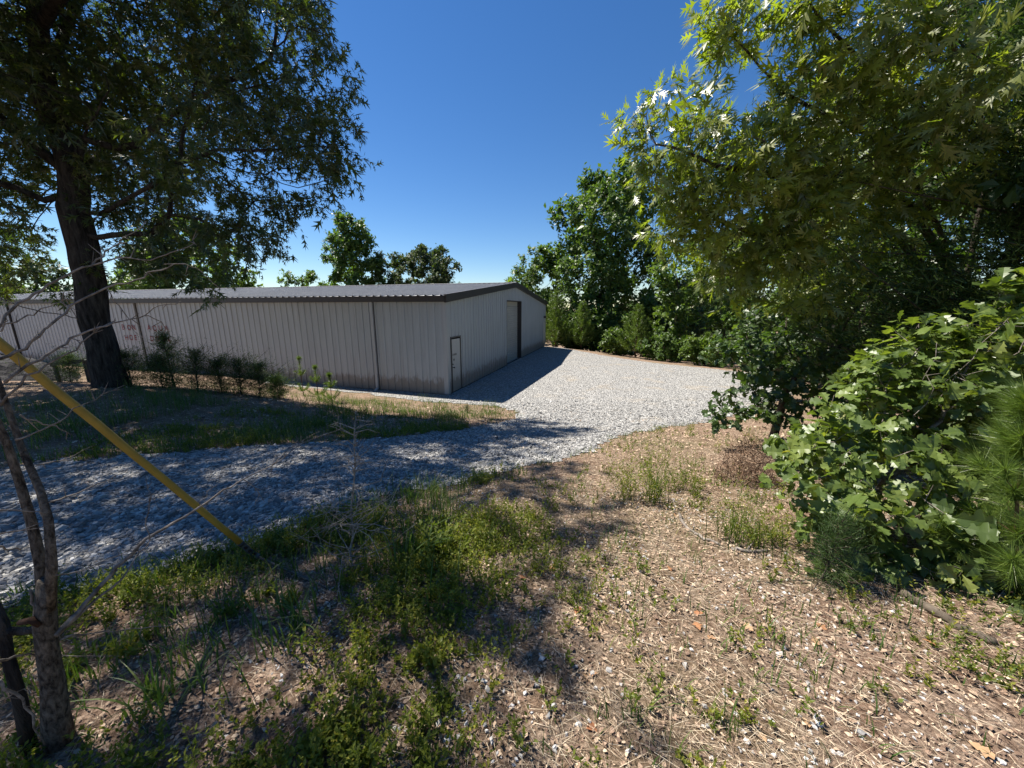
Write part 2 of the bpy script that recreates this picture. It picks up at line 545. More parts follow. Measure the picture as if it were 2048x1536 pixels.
# ------------------------------------------------------------------ scattering of small pieces
def place(tmpl, tris, P, A, N, S, rnd):
    """copies of a template (x across, y along A, z along N) as arrays of verts, tris, rnd"""
    A = unit(A)
    N = N - (N * A).sum(-1, keepdims=True) * A
    N = unit(N)
    B = np.cross(A, N)
    S = np.broadcast_to(np.asarray(S, float), (len(P),)) if np.ndim(S) < 2 else S
    if np.ndim(S) == 1: S = np.stack([S, S, S], -1)
    t = tmpl if tmpl.ndim == 3 else np.broadcast_to(tmpl, (len(P),) + tmpl.shape)
    V = P[:, None] + (t[..., 0:1] * S[:, None, 0:1]) * B[:, None] + (t[..., 1:2] * S[:, None, 1:2]) * A[:, None] + (t[..., 2:3] * S[:, None, 2:3]) * N[:, None]
    k = t.shape[1]
    F = (np.arange(len(P))[:, None, None] * k + tris[None]).reshape(-1, tris.shape[1])
    return V.reshape(-1, 3), F, np.repeat(rnd, k)


def join(parts):
    V, F, R, b = [], [], [], 0
    for v, f, r in parts:
        V.append(v); F.append(f + b); R.append(r); b += len(v)
    return np.concatenate(V), np.concatenate(F), np.concatenate(R)


def seen(x, y, z, pad=60):
    z = z - CAMZ
    d = CP * y - SP * z
    px = 1024 + FPX * x / np.maximum(d, 1e-3); py = 768 - FPX * (SP * y + CP * z) / np.maximum(d, 1e-3)
    return (d > 0.2) & (px > -pad) & (px < 2048 + pad) & (py > -pad) & (py < 1536 + pad)


# stones: five-sided chips with a broken top
def stone_templates(n, seed):
    r = np.random.default_rng(seed)
    out = []
    for _ in range(n):
        a = np.linspace(0, 2 * math.pi, 4, endpoint=False) + r.uniform(-.45, .45, 4)
        q = r.uniform(.7, 1.2, 4)
        lo = np.stack([np.cos(a) * q * .55, np.sin(a) * q * .55, np.full(4, -.2)], -1)
        k = r.uniform(.45, .9, 4)
        hi = np.stack([np.cos(a) * q * .55 * k, np.sin(a) * q * .55 * k, r.uniform(.15, .5, 4)], -1)
        out.append(np.concatenate([lo, hi]))
    T = []
    for i in range(4):
        j = (i + 1) % 4
        T += [(i, j, 4 + j), (i, 4 + j, 4 + i)]
    T += [(4, 5, 6), (4, 6, 7)]
    return np.array(out), np.array(T)


ST, STT = stone_templates(40, 3)


def stones(P, size, rnd, tilt=0.35, flat=0.6):
    n = len(P)
    t = ST[RNG.integers(0, len(ST), n)]
    A = np.stack([RNG.normal(size=n), RNG.normal(size=n), RNG.normal(size=n) * .15], -1)
    N = np.stack([RNG.normal(size=n) * tilt, RNG.normal(size=n) * tilt, np.ones(n)], -1)
    S = np.stack([size * RNG.uniform(.6, .95, n), size * RNG.uniform(.9, 1.4, n), size * RNG.uniform(.6, 1, n) * flat], -1)
    return place(t, STT, P, A, N, S, rnd)


def scatter_xy(n, x0, x1, y0, y1, dens):
    x = RNG.uniform(x0, x1, n); y = RNG.uniform(y0, y1, n)
    k = RNG.uniform(size=n) < dens(x, y)
    return x[k], y[k]


def dist(x, y):
    return np.hypot(x, y)


gxs, gys = scatter_xy(1400000, -12, 9, 1.6, 12, lambda x, y: np.clip((4.2 / np.maximum(dist(x, y), 2.2)) ** 2.4, 0, 1) * 0.2)
k = inside(*wob(gxs, gys)); gxs, gys = gxs[k], gys[k]
gzs = zt(gxs, gys) + 0.012
k = seen(gxs, gys, gzs); gxs, gys, gzs = gxs[k], gys[k], gzs[k]
dd = dist(gxs, gys)
size = np.exp(RNG.normal(math.log(0.03), .38, len(gxs))) * np.clip(dd / 7.0, 1.0, 1.35)
P = np.stack([gxs, gys, gzs + size * .12], -1)
rn = RNG.uniform(size=len(P)) ** 1.1
show = np.argsort(-size / dd)
big, rest = show[:300], show[300:46000]
print('gravel stones', len(P))
V, F, R = stones(P[rest], size[rest], rn[rest])
obj('gravel_stones', raw_mesh('gravel_stones', V, F, R), M['stone'], gravel, 'stuff')


def stone_meshes(m, n, seed):
    out = []
    for i in range(n):
        me = raw_mesh('stone', ST[(i + seed) % len(ST)] * np.array([.8, 1.15, .62]), STT, np.full(8, ((i * 37) % n) / n))
        me.materials.append(m)
        out.append(me)
    return out


def lone_stones(P, size, parent, m, seed):
    ms = stone_meshes(m, 12, seed)
    for p, s in zip(P, size):
        o = bpy.data.objects.new('stone', random.choice(ms))
        COL.objects.link(o)
        o.parent = parent
        o.location = tuple(p); o.scale = (s, s, s)
        o.rotation_euler = (random.gauss(0, .25), random.gauss(0, .25), random.uniform(0, 6.28))


lone_stones(P[big], size[big], gravel, M['stone'], 0)

# ------------------------------------------------------------------ metal building
EH, RH, BW, BL = 3.6, 4.55, 17.9, 42.0
bld = thing('metal_building', (WC[0], WC[1], 0), 'long low white corrugated metal building with brown roof trim beside the gravel', 'building')
NL = -WU                     # outward normal of the long wall
NG = -WW                     # outward normal of the gable wall


def bp(s, t, z, n=0.0, face='L'):
    """long wall: t metres left of the corner; gable: s metres behind it; n metres proud"""
    if face == 'L': q = WC + WW * t + NL * n
    else: q = WC + WU * s + NG * n
    return np.array([q[0], q[1], z])


def roof_z(s):
    return EH + (RH - EH) * (1 - abs(s - BW / 2) / (BW / 2))


RIB = [(0, 0), (.10, 0), (.118, .028), (.187, .028), (.205, 0), (.305, 0)]


def panel(face, a, b, zb, ztop, name='siding_panel', m='siding'):
    mb = MB()
    xs = []
    x = a
    pts = []
    w = 0.305
    i0 = int(math.floor(a / w - 1e-6))
    i = i0
    while i * w < b - 1e-6:
        for (dx, h) in RIB[:-1]:
            q = i * w + dx
            if a - 1e-6 <= q < b - 1e-6: pts.append((q, h))
        i += 1
    pts = ([(a, 0)] if not pts or pts[0][0] > a + 1e-4 else []) + pts + [(b, 0)]
    V = []
    for (q, h) in pts:
        zt_ = ztop(q) if callable(ztop) else ztop
        g = bp(0, q, zb, h, 'L') if face == 'L' else bp(q, 0, zb, h, 'G')
        V += [g, np.array([g[0], g[1], zt_])]
    F = [(2 * j, 2 * j + 2, 2 * j + 3, 2 * j + 1) for j in range(len(pts) - 1)]
    # lap edge, 3 mm proud of the neighbour
    mb.add(V, F)
    return mb.build(name, M[m], bld)


PW = 0.915
for i in range(int(BL / PW)):
    panel('L', i * PW, (i + 1) * PW, 0.05, EH - 0.02)
D0, D1, DH = 0.32, 1.17, 2.1           # walk door
R0, R1, RHT = 7.25, 10.35, 3.55        # roll-up door
top_g = lambda s: roof_z(s) - 0.03
cuts = [0]
i = 1
while i * PW < BW: cuts.append(i * PW); i += 1
cuts.append(BW)
for a, b in zip(cuts[:-1], cuts[1:]):
    seg = [a] + [q for q in (D0, D1, R0, R1) if a + 1e-3 < q < b - 1e-3] + [b]
    if a < BW / 2 < b: seg = sorted(seg + [BW / 2])
    for p, q in zip(seg[:-1], seg[1:]):
        mid = (p + q) / 2
        zb = DH + .02 if D0 < mid < D1 else (RHT + .02 if R0 < mid < R1 else 0.05)
        panel('G', p, q, zb, top_g)
# base, inside faces and the two hidden walls
mb = MB()
for (q0, q1) in (((0.06, 0.06), (0.06, BL)), ((0.06, BL), (BW - .06, BL)), ((BW - .06, BL), (BW - .06, 0.06))):
    a = WC + WU * q0[0] + WW * q0[1]; b = WC + WU * q1[0] + WW * q1[1]
    mb.add([(a[0], a[1], -.1), (b[0], b[1], -.1), (b[0], b[1], EH - .05), (a[0], a[1], EH - .05)], [(0, 1, 2, 3)])
mb.build('inner_wall', M['siding'], bld)
mb = MB()
for face, ln in (('L', BL), ('G', BW)):
    e = np.array([*(WW if face == 'L' else WU), 0]); n = np.array([*(NL if face == 'L' else NG), 0])
    mb.box(np.array([WC[0], WC[1], -.3]) - n * .12 + e * .02, e * (ln - .04), n * .105, np.array([0, 0, .36]))
mb.build('concrete_base', M['soil'], bld)


def strip(mb, p0, p1, n, w, d):
    """a flat bar from p0 to p1, w wide along the wall and d deep along n"""
    p0, p1, n = (np.asarray(q, float) for q in (p0, p1, n))
    e = unit(np.cross(p1 - p0, n)) * w
    mb.box(p0 - e / 2, e, n * d, p1 - p0)


n3L = np.array([*NL, 0]); n3G = np.array([*NG, 0]); up = np.array([0, 0, 1.0])
mb = MB()
c0 = np.array([WC[0], WC[1], 0])
mb.box(c0 + n3L * .04 + n3G * .04 + up * .05, -n3L * .16 - n3G * 0, -n3G * .005, up * (EH - .12))
mb.box(c0 + n3L * .04 + n3G * .035 + up * .05, -n3G * .16, -n3L * .005, up * (EH - .12))
mb.build('corner_trim', M['siding_trim'], bld)
mb = MB()
cf = np.array([*(WC + WU * BW), 0])
mb.box(cf + n3G * .04 - n3L * .04 + up * .05, n3L * .15, -n3G * .05, up * (EH - .15))
mb.build('corner_trim', M['siding_trim'], bld)
# downspouts on the long wall
for k, t in enumerate((2.95, 16.3, 27.0)):
    m = 'siding_trim' if k != 2 else 'dark_paint'
    p = bp(0, t, 0, 0.03)
    e = np.array([*WW, 0])
    w = .11 if k < 2 else .06
    mb = MB()
    mb.box(p + up * .12, e * w, n3L * .075, up * (EH - .3))
    mb.hexa([p + up * .02 + n3L * .16, p + e * w + up * .02 + n3L * .16, p + e * w + up * .02 + n3L * .27, p + up * .02 + n3L * .27,
             p + up * .119, p + e * w + up * .119, p + e * w + up * .119 + n3L * .075, p + up * .119 + n3L * .075])
    o = mb.build('downspout', M[m], bld)
    if k == 2: o['label'] = 'narrow dark downspout'
    # dark brown strip beside it, standing in for the joint's shadow line
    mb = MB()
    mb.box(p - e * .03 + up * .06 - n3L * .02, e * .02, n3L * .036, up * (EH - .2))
    mb.build('joint_shadow_strip', M['brown_trim'], bld)
# roof panels with standing ribs
OV = 0.16
sl = (RH - EH) / (BW / 2)


def roof_panel(side, t0, t1):
    pts = []
    for i in range(3):
        for (dx, h) in [(0, 0), (.11, 0), (.128, .035), (.177, .035), (.195, 0)]:
            pts.append((t0 + i * (t1 - t0) / 3 + dx, h))
    pts.append((t1, 0))
    V = []
    for (t, h) in pts:
        for s in (-OV, BW / 2) if side == 0 else (BW / 2, BW + OV):
            z = EH + .02 + sl * (s if side == 0 else BW - s)
            q = WC + WU * s + WW * t
            V.append((q[0], q[1], z + h))
    # thickness at the eave
    F = [(2 * j, 2 * j + 1, 2 * j + 3, 2 * j + 2) for j in range(len(pts) - 1)]
    MB().add(V, F).build('roof_panel', M['roof_metal'], bld)


for side in (0, 1):
    for i in range(int(BL / PW) + 1):
        roof_panel(side, i * PW - .1, (i + 1) * PW - .1)
mb = MB()
for sgn in (-1, 1):
    P = []
    for t in (-.1, BL):
        for ds, dz in ((0, .075), (.28 * sgn, .075 - .28 * sl)):
            q = WC + WU * (BW / 2 + ds) + WW * t
            P.append((q[0], q[1], RH + dz))
    mb.add(P, [(0, 1, 3, 2)])
mb.build('ridge_cap', M['roof_metal'], bld)
# brown trim: eave gutter, gable rakes
e = np.array([*WW, 0])
for s, nn in ((0, n3L), (BW, -n3L)):
    q = np.array([*(WC + WU * s), EH - .205])
    mb = MB()
    mb.box(q + nn * .02 - e * .12, e * (BL + .1), nn * .12, up * .19)
    mb.build('gutter', M['brown_trim'], bld)
for s0, s1 in ((-OV + .02, BW / 2), (BW / 2, BW + OV - .02)):
    a = np.array([*(WC + WU * s0), EH + sl * (s0 if s0 < BW / 2 - .1 else BW - s0)])
    b = np.array([*(WC + WU * s1), EH + sl * (s1 if s1 < BW / 2 + .1 else BW - s1)])
    mb = MB()
    mb.hexa([a + n3G * .035 - up * .215, b + n3G * .035 - up * .215, b + n3G * .13 - up * .215, a + n3G * .13 - up * .215,
             a + n3G * .035 + up * .065, b + n3G * .035 + up * .065, b + n3G * .13 + up * .065, a + n3G * .13 + up * .065])
    mb.build('rake_trim', M['brown_trim'], bld)
# walk door
g3 = np.array([*WU, 0])
pd = bp(D0, 0, 0.06, 0, 'G')
door = MB().box(pd + g3 * .05 - n3G * .03, g3 * (D1 - D0 - .1), n3G * .04, up * (DH - .12)).build('door', M['door_white'], bld)
mb = MB()
mb.box(pd - n3G * .03, g3 * .045, n3G * .07, up * (DH - .02))
mb.box(pd + g3 * (D1 - D0 - .045) - n3G * .03, g3 * .045, n3G * .07, up * (DH - .02))
mb.box(pd + g3 * .047 - n3G * .03 + up * (DH - .065), g3 * (D1 - D0 - .094), n3G * .068, up * .045)
mb.build('door_frame', M['steel'], bld)
kn = pd + g3 * .13 + up * .93 + n3G * .012
MB().tube([kn, kn + n3G * .05, kn + n3G * .055, kn + n3G * .08], [.015, .015, .032, .026], 10).build('knob', M['steel'], door, True)
kn2 = kn + up * .12
MB().tube([kn2, kn2 + n3G * .02], [.028, .026], 10).build('lock', M['steel'], door, True)
# worn stencilled marks on the door, too faint to read
for row, (zz, marks) in enumerate(((1.36, ((.14, .05), (.24, .07), (.33, .07), (.42, .05))), (1.17, ((.17, .05), (.24, .05))))):
    for x0, w in marks:
        q = pd + g3 * x0 + up * zz + n3G * .0105
        mb = MB()
        mb.box(q, g3 * .015, n3G * .003, up * .085)
        mb.box(q + g3 * (w - .015), g3 * .015, n3G * .003, up * .085)
        if x0 != .42: mb.box(q + g3 * .0155 + up * .035, g3 * (w - .031), n3G * .003, up * .016)
        mb.build('stencil_mark', M['sign_ink'], door)
# roll-up door: recessed curtain of slats between jambs
pr_ = bp(R0, 0, 0.03, 0, 'G')
rud = MB().box(pr_ + g3 * .06 - n3G * .26 + up * (RHT - .33), g3 * (R1 - R0 - .12), n3G * .01, up * .3).build('roll_up_door', M['shutter'], bld)
nsl = 26
for i in range(nsl):
    h = (RHT - .34) / nsl
    q = pr_ + g3 * .06 - n3G * .26 + up * (i * h)
    L = g3 * (R1 - R0 - .12)
    V = []
    for dz, dn in ((0, 0), (h * .2, .02), (h * .75, .02), (h * .97, 0)):
        V += [q + up * dz + n3G * dn, q + L + up * dz + n3G * dn]
    MB().add(V, [(0, 1, 3, 2), (2, 3, 5, 4), (4, 5, 7, 6)]).build('slat', M['shutter'], rud)
mb = MB()
mb.box(pr_ - n3G * .3 - g3 * .0, g3 * .055, n3G * .31, up * (RHT - .02))
mb.box(pr_ + g3 * (R1 - R0 - .055) - n3G * .3, g3 * .055, n3G * .31, up * (RHT - .02))
mb.box(pr_ + g3 * .057 - n3G * .3 + up * (RHT - .055), g3 * (R1 - R0 - .114), n3G * .308, up * .06)
mb.build('door_jamb', M['brown_trim'], bld)  # dark trim brown puts the shade of the recess into the jambs' colour
MB().box(pr_ - n3G * .3 - up * .1, g3 * (R1 - R0), n3G * .36, up * .11).build('door_sill', M['white_stone'], bld)
# lamp and pale panel by the far corner of the gable
q = bp(BW - .75, 0, 2.35, .03, 'G')
MB().box(q, g3 * .3, n3G * .16, up * .16).build('wall_lamp', M['dark_paint'], bld)
q = bp(BW - 1.0, 0, .06, .03, 'G')
MB().box(q, g3 * .75, n3G * .02, up * 2.0).build('far_door', M['door_white'], bld)
# red painted lettering on the long wall
def letters(word, t_list, z, hgt):
    for ch, t in zip(word, t_list):
        cu = bpy.data.curves.new('letter', 'FONT')
        cu.body = ch; cu.size = hgt / 0.72; cu.extrude = 0.0; cu.offset = 0.004
        tmp = bpy.data.objects.new('letter', cu)
        COL.objects.link(tmp)
        bpy.context.view_layer.update()
        me = bpy.data.meshes.new_from_object(tmp.evaluated_get(bpy.context.evaluated_depsgraph_get()))
        COL.objects.unlink(tmp); bpy.data.objects.remove(tmp); bpy.data.curves.remove(cu)
        cs_ = np.zeros(len(me.vertices) * 3); me.vertices.foreach_get('co', cs_); cs_ = cs_.reshape(-1, 3)
        cs_[:, 0] -= cs_[:, 0].mean()
        base = bp(0, t, z, 0.031)
        Vw = base[None] - cs_[:, 0:1] * e[None] + cs_[:, 1:2] * up[None] + random.uniform(-.012, .012) * up[None]
        me.vertices.foreach_set('co', Vw.astype(np.float32).ravel())
        me.name = 'letter'
        me.materials.clear()
        o = obj('letter', me, M['red_paint'], bld)
        o['label'] = 'red hand painted letter ' + ch


letters('BON', (17.5, 17.1, 16.75), 2.12, .26)
letters('AQUA', (15.65, 15.25, 14.85, 14.45), 2.12, .26)
letters('HOE', (17.45, 17.1, 16.75), 1.62, .26)
letters('DOWN', (15.55, 15.2, 14.85, 14.5), 1.62, .26)


# ------------------------------------------------------------------ trees: branches grown towards points of the crown
def grow(skel, att, D, dk, iters=120, bias=(0, 0, 0.0), jit=0.12, di=1e9, seed=0):
    """skel: list of polylines of (x,y,z), the first is the trunk; returns node positions and parents"""
    r = np.random.default_rng(seed)
    pos, par = [], []
    for li, line in enumerate(skel):
        line = np.asarray(line, float)
        if li == 0: prev = -1
        else:
            prev = int(np.argmin(np.linalg.norm(np.array(pos) - line[0], axis=1))); 
        for a, b in zip(line[:-1], line[1:]):
            n = max(1, int(np.linalg.norm(b - a) / D))
            for i in range(n + 1):
                if prev >= 0 and i == 0: continue
                p = a + (b - a) * i / n + r.normal(size=3) * jit * D * .4 * (prev >= 0)
                pos.append(p); par.append(prev); prev = len(pos) - 1
    pos = [np.asarray(p) for p in pos]
    A = np.asarray(att, float)
    Pn = np.array(pos)
    d2 = np.full(len(A), 1e18); near = np.zeros(len(A), int)
    for s in range(0, len(Pn), 64):
        q = ((A[:, None] - Pn[None, s:s + 64]) ** 2).sum(-1)
        j = q.argmin(1); v = q[np.arange(len(A)), j]
        u = v < d2; d2[u] = v[u]; near[u] = j[u] + s
    alive = d2 > dk * dk
    bias = np.asarray(bias, float)
    for it in range(iters):
        act = alive & (d2 < di * di)
        if not act.any(): break
        ids, inv = np.unique(near[act], return_inverse=True)
        P = np.array([pos[i] for i in ids])
        dirs = unit(A[act] - P[inv])
        sm = np.zeros((len(ids), 3)); np.add.at(sm, inv, dirs)
        sm = unit(unit(sm) + bias + r.normal(size=sm.shape) * jit)
        new = P + sm * D
        base = len(pos)
        for p, i in zip(new, ids):
            pos.append(p); par.append(int(i))
        ai = np.where(alive)[0]
        q = ((A[ai][:, None] - new[None]) ** 2).sum(-1)
        j = q.argmin(1); v = q[np.arange(len(ai)), j]
        u = v < d2[ai]
        d2[ai[u]] = v[u]; near[ai[u]] = base + j[u]
        # a point whose nearest node did not come closer is dropped so growth never stalls
        stale = ~u & np.isin(near[ai], ids)
        alive[ai[stale & (r.uniform(size=len(ai)) < .25)]] = False
        alive[d2 < dk * dk] = False
    return np.array(pos), np.array(par)


def radii(pos, par, tip, expo=2.3, rmax=None):
    n = len(pos)
    acc = np.zeros(n); nch = np.zeros(n, int)
    r = np.zeros(n)
    for i in range(n - 1, -1, -1):
        r[i] = tip if nch[i] == 0 else acc[i] ** (1 / expo)
        if par[i] >= 0:
            acc[par[i]] += r[i] ** expo; nch[par[i]] += 1
    if rmax is not None and r[0] > 0:
        # keep tips, scale so that the foot has the measured radius
        k = math.log(rmax / tip) / math.log(max(r[0] / tip, 1.01))
        r = tip * (r / tip) ** k
    return r, nch


def branch_mesh(name, pos, par, r, sides=6, rmin=0.0, flare=0.0):
    n = len(pos)
    ch = np.where(par >= 0)[0]
    main = np.full(n, -1)
    for i in ch:
        p = par[i]
        if main[p] < 0 or r[i] > r[main[p]]: main[p] = i
    ed = unit(pos[ch] - pos[par[ch]])
    edir = np.zeros((n, 3)); edir[ch] = ed
    root = np.where(par < 0)[0]
    for q in root: edir[q] = edir[main[q]] if main[q] >= 0 else (0, 0, 1)
    ndir = edir.copy()
    m = main >= 0
    ndir[m] = unit(edir[m] + edir[main[m]])
    keep = ch[r[ch] > rmin]
    p = par[keep]
    ismain = main[p] == keep
    d0 = np.where(ismain[:, None], ndir[p], edir[keep]); d1 = ndir[keep]
    r0 = np.where(ismain, r[p], np.minimum(r[p], r[keep] * 1.25)); r1 = r[keep]
    zr = pos[root[0]][2]
    if flare:
        r0 = r0 * (1 + flare * np.exp(-(pos[p][:, 2] - zr) / .45)); r1 = r1 * (1 + flare * np.exp(-(pos[keep][:, 2] - zr) / .45))
    ref = np.array([0.31, 0.87, 0.38])
    ang = np.arange(sides) * 2 * math.pi / sides

    def ring(c, d, rr):
        a = unit(np.cross(d, ref)); b = np.cross(d, a)
        return c[:, None] + rr[:, None, None] * (np.cos(ang)[None, :, None] * a[:, None] + np.sin(ang)[None, :, None] * b[:, None])
    V = np.concatenate([ring(pos[p], d0, r0), ring(pos[keep], d1, r1)], 1)
    k = 2 * sides
    f = np.array([(j, (j + 1) % sides, sides + (j + 1) % sides, sides + j) for j in range(sides)])
    F = (np.arange(len(keep))[:, None, None] * k + f[None]).reshape(-1, 4)
    V = V.reshape(-1, 3)
    return raw_mesh(name, V, F, smooth=True)


def needles(P, A, L, wd, rnd):
    """long thin blades: P base, A direction"""
    n = len(P)
    t = np.array([(-.5, 0, 0), (.5, 0, 0), (0, 1, 0)], float)
    N = unit(RNG.normal(size=(n, 3)) + np.array([0, 0, .5]))
    return place(t, np.array([(0, 1, 2)]), P, A, N, np.stack([np.broadcast_to(wd, n), L, L], -1), rnd)


# leaf templates ------------------------------------------------------------
def t_generic():
    return np.array([(0, 0, 0), (.33, .45, .07), (0, 1, 0), (-.33, .45, .07)], float), np.array([(0, 1, 2), (0, 2, 3)])


def t_spray():
    """a sprig of four leaves, for crowns seen from afar"""
    v, f = [], []
    for a, l in ((-.9, .75), (-.3, 1), (.35, .95), (1.0, .7)):
        c, s = math.cos(a), math.sin(a)
        b = len(v)
        for x, y, z in ((0, 0, 0), (.2, .5, .08), (0, 1, -.1), (-.2, .5, .08)):
            v.append((l * (x * c + y * s), l * (y * c - x * s), l * z + .1 * a))
        f += [(b, b + 1, b + 2), (b, b + 2, b + 3)]
    return np.array(v, float), np.array(f)


def t_redoak():
    v = [(0, 0, 0), (.05, .3, 0), (.055, .75, 0), (0, 1, -.05), (-.055, .75, 0), (-.05, .3, 0)]
    f = [(0, 1, 5), (1, 2, 5), (2, 4, 5), (2, 3, 4)]
    for (y0, y1, tx, ty) in ((.22, .4, .3, .5), (.44, .62, .36, .76), (.66, .8, .22, .98)):
        for s in (1, -1):
            b = len(v)
            v += [(s * .045, y0, 0), (s * .05, y1, 0), (s * tx, ty, .06 - .25 * tx)]
            f.append((b, b + 2, b + 1) if s > 0 else (b, b + 1, b + 2))
    return np.array(v, float), np.array(f)


def t_oak():
    v = [(0, 0, 0), (.07, .45, .02), (0, 1, -.08), (-.07, .45, .02)]
    f = [(0, 1, 2), (0, 2, 3)]
    for (y0, y1, tx, ty) in ((.26, .44, .33, .56), (.52, .7, .3, .88)):
        for s in (1, -1):
            b = len(v)
            v += [(s * .045, y0, .01), (s * .045, y1, .01), (s * tx, ty, .05 - .3 * tx)]
            f.append((b, b + 2, b + 1) if s > 0 else (b, b + 1, b + 2))
    return np.array(v, float), np.array(f)


def t_lobed(full=True, cup=.25, droop=.2):
    o = [(.0, .0), (.03, .1), (.07, .22), (.2, .3), (.25, .4), (.15, .47), (.2, .55), (.37, .6), (.43, .7), (.3, .74), (.2, .78), (.27, .9), (.18, .99), (.06, .96), (0, 1.03)]
    if full == 2: o = [o[i] for i in (0, 2, 4, 5, 8, 10, 11, 13)]
    if not full: o = [o[i] for i in (0, 4, 5, 8, 10, 12)]
    v, f = [], []
    for s in (1, -1):
        b = len(v)
        for x, y in o:
            v.append((0, y, -droop * y * y)); v.append((s * x, y, cup * x - .9 * cup * x * x * 2 - droop * y * y))
        for i in range(len(o) - 1):
            q = [b + 2 * i, b + 2 * i + 1, b + 2 * i + 3, b + 2 * i + 2]
            if s < 0: q = q[::-1]
            f += [(q[0], q[1], q[2]), (q[0], q[2], q[3])]
    return np.array(v, float), np.array(f)


TG, TGF = t_generic()
TS, TSF = t_spray()
TR, TRF = t_redoak()
TR = TR * np.array([.8, 1.05, 1])
TO, TOF = t_oak()
TLF, TLFF = t_lobed(True, .45, .28)
TLH, TLHF = t_lobed(False)
TLM, TLMF = t_lobed(2, .45, .28)


def leaf_frames(pos, par, ids, per, spread, droop, seed, nlv=6, nup=.85, nout=.5, ctr=None):
    """leaves sit along short side twigs (sprays) that leave the given branch nodes"""
    r = np.random.default_rng(seed)
    nsp = max(1, int(round(per / nlv)))
    i = np.repeat(ids, nsp)
    n = len(i)
    p = np.maximum(par[i], 0)
    tw = unit(pos[i] - pos[p])
    f = r.uniform(-.2, 1, n)[:, None]
    S0 = pos[p] * (1 - f) + pos[i] * f
    D = unit(tw * .55 + unit(r.normal(size=(n, 3))) + np.array([0, 0, -droop * .45]))
    L = spread * r.uniform(.5, 1.7, n)
    j = np.repeat(np.arange(n), nlv)
    m = len(j)
    q = r.uniform(.15, 1.05, m)
    sag = np.array([0, 0, -1.0]) * (droop * .35 * L[j] * q ** 2)[:, None]
    P = S0[j] + D[j] * (L[j] * q)[:, None] + sag + r.normal(size=(m, 3)) * spread * .06
    side = unit(np.cross(D[j], r.normal(size=(m, 3))))
    A = unit(D[j] * .6 + side * .85 + np.array([0, 0, -droop * .8]))
    N = unit(np.stack([r.normal(size=m) * .6, r.normal(size=m) * .6, np.full(m, nup)], -1) + D[j] * .2)
    if ctr is not None: N = unit(N + unit((P - ctr) * np.array([1, 1, .15])) * nout)
    return P, A, N, r, np.repeat(i, nlv), (S0, S0 + D * L[:, None] + np.array([0, 0, -1.0]) * (droop * .35 * L)[:, None])


def lone_leaves(P, A, N, S, tm, tf, m, parent, idx, seed=0):
    r = np.random.default_rng(seed)
    ms = []
    for i in range(5):
        t = tm.copy()
        t[:, 2] += r.uniform(-.25, .1) * t[:, 1] ** 2 + r.uniform(-.4, .3) * np.abs(t[:, 0])
        me = raw_mesh('leaf', t, tf, np.full(len(t), .12 + .19 * i), True)
        me.materials.append(m)
        ms.append(me)
    loc = np.array(parent.location)
    for k in idx:
        a = unit(A[k]); n = unit(N[k] - (N[k] @ a) * a); b = np.cross(a, n)
        o = bpy.data.objects.new('leaf', ms[int(r.integers(5))])
        COL.objects.link(o)
        o.parent = parent
        s = float(S[k])
        mt = Matrix(((b[0] * s, a[0] * s, n[0] * s, 0), (b[1] * s, a[1] * s, n[1] * s, 0), (b[2] * s, a[2] * s, n[2] * s, 0), (0, 0, 0, 1)))
        mt.translation = Vector(P[k] - loc)
        o.matrix_basis = mt


def blob_points(blobs, n, seed, inner=0.0):
    """points in a set of ellipsoids (centre, radii), shared out by volume"""
    r = np.random.default_rng(seed)
    B = [(np.asarray(c, float), np.broadcast_to(np.asarray(q, float), (3,))) for c, q in blobs]
    w = np.array([np.prod(q) ** .75 for _, q in B]); w /= w.sum()
    out = []
    for (c, q), k in zip(B, (w * n).astype(int) + 1):
        d = unit(r.normal(size=(k, 3))) * (r.uniform(inner ** 3, 1, size=(k, 1)) ** (1 / 3))
        out.append(c + d * q)
    return np.concatenate(out)


def crown_blobs(base, z0, z1, rad, n, seed, shape=1.0, br=(.28, .45)):
    """uneven clumps filling a crown between heights z0 and z1"""
    r = np.random.default_rng(seed)
    out = []
    for i in range(n):
        f = (i + r.uniform(0, 1)) / n
        prof = math.sin(math.pi * min(max(.12 + .8 * f, 0), 1)) ** .6 if shape == 1 else (1 - f) ** shape + .12
        a = i * 2.4 + r.uniform(-.5, .5)
        d = rad * prof * r.uniform(.35, .85)
        q = rad * r.uniform(*br) * (.7 + .3 * prof)
        out.append(((base[0] + d * math.cos(a), base[1] + d * math.sin(a), z0 + (z1 - z0) * f), (q, q, q * r.uniform(.65, .9))))
    return out


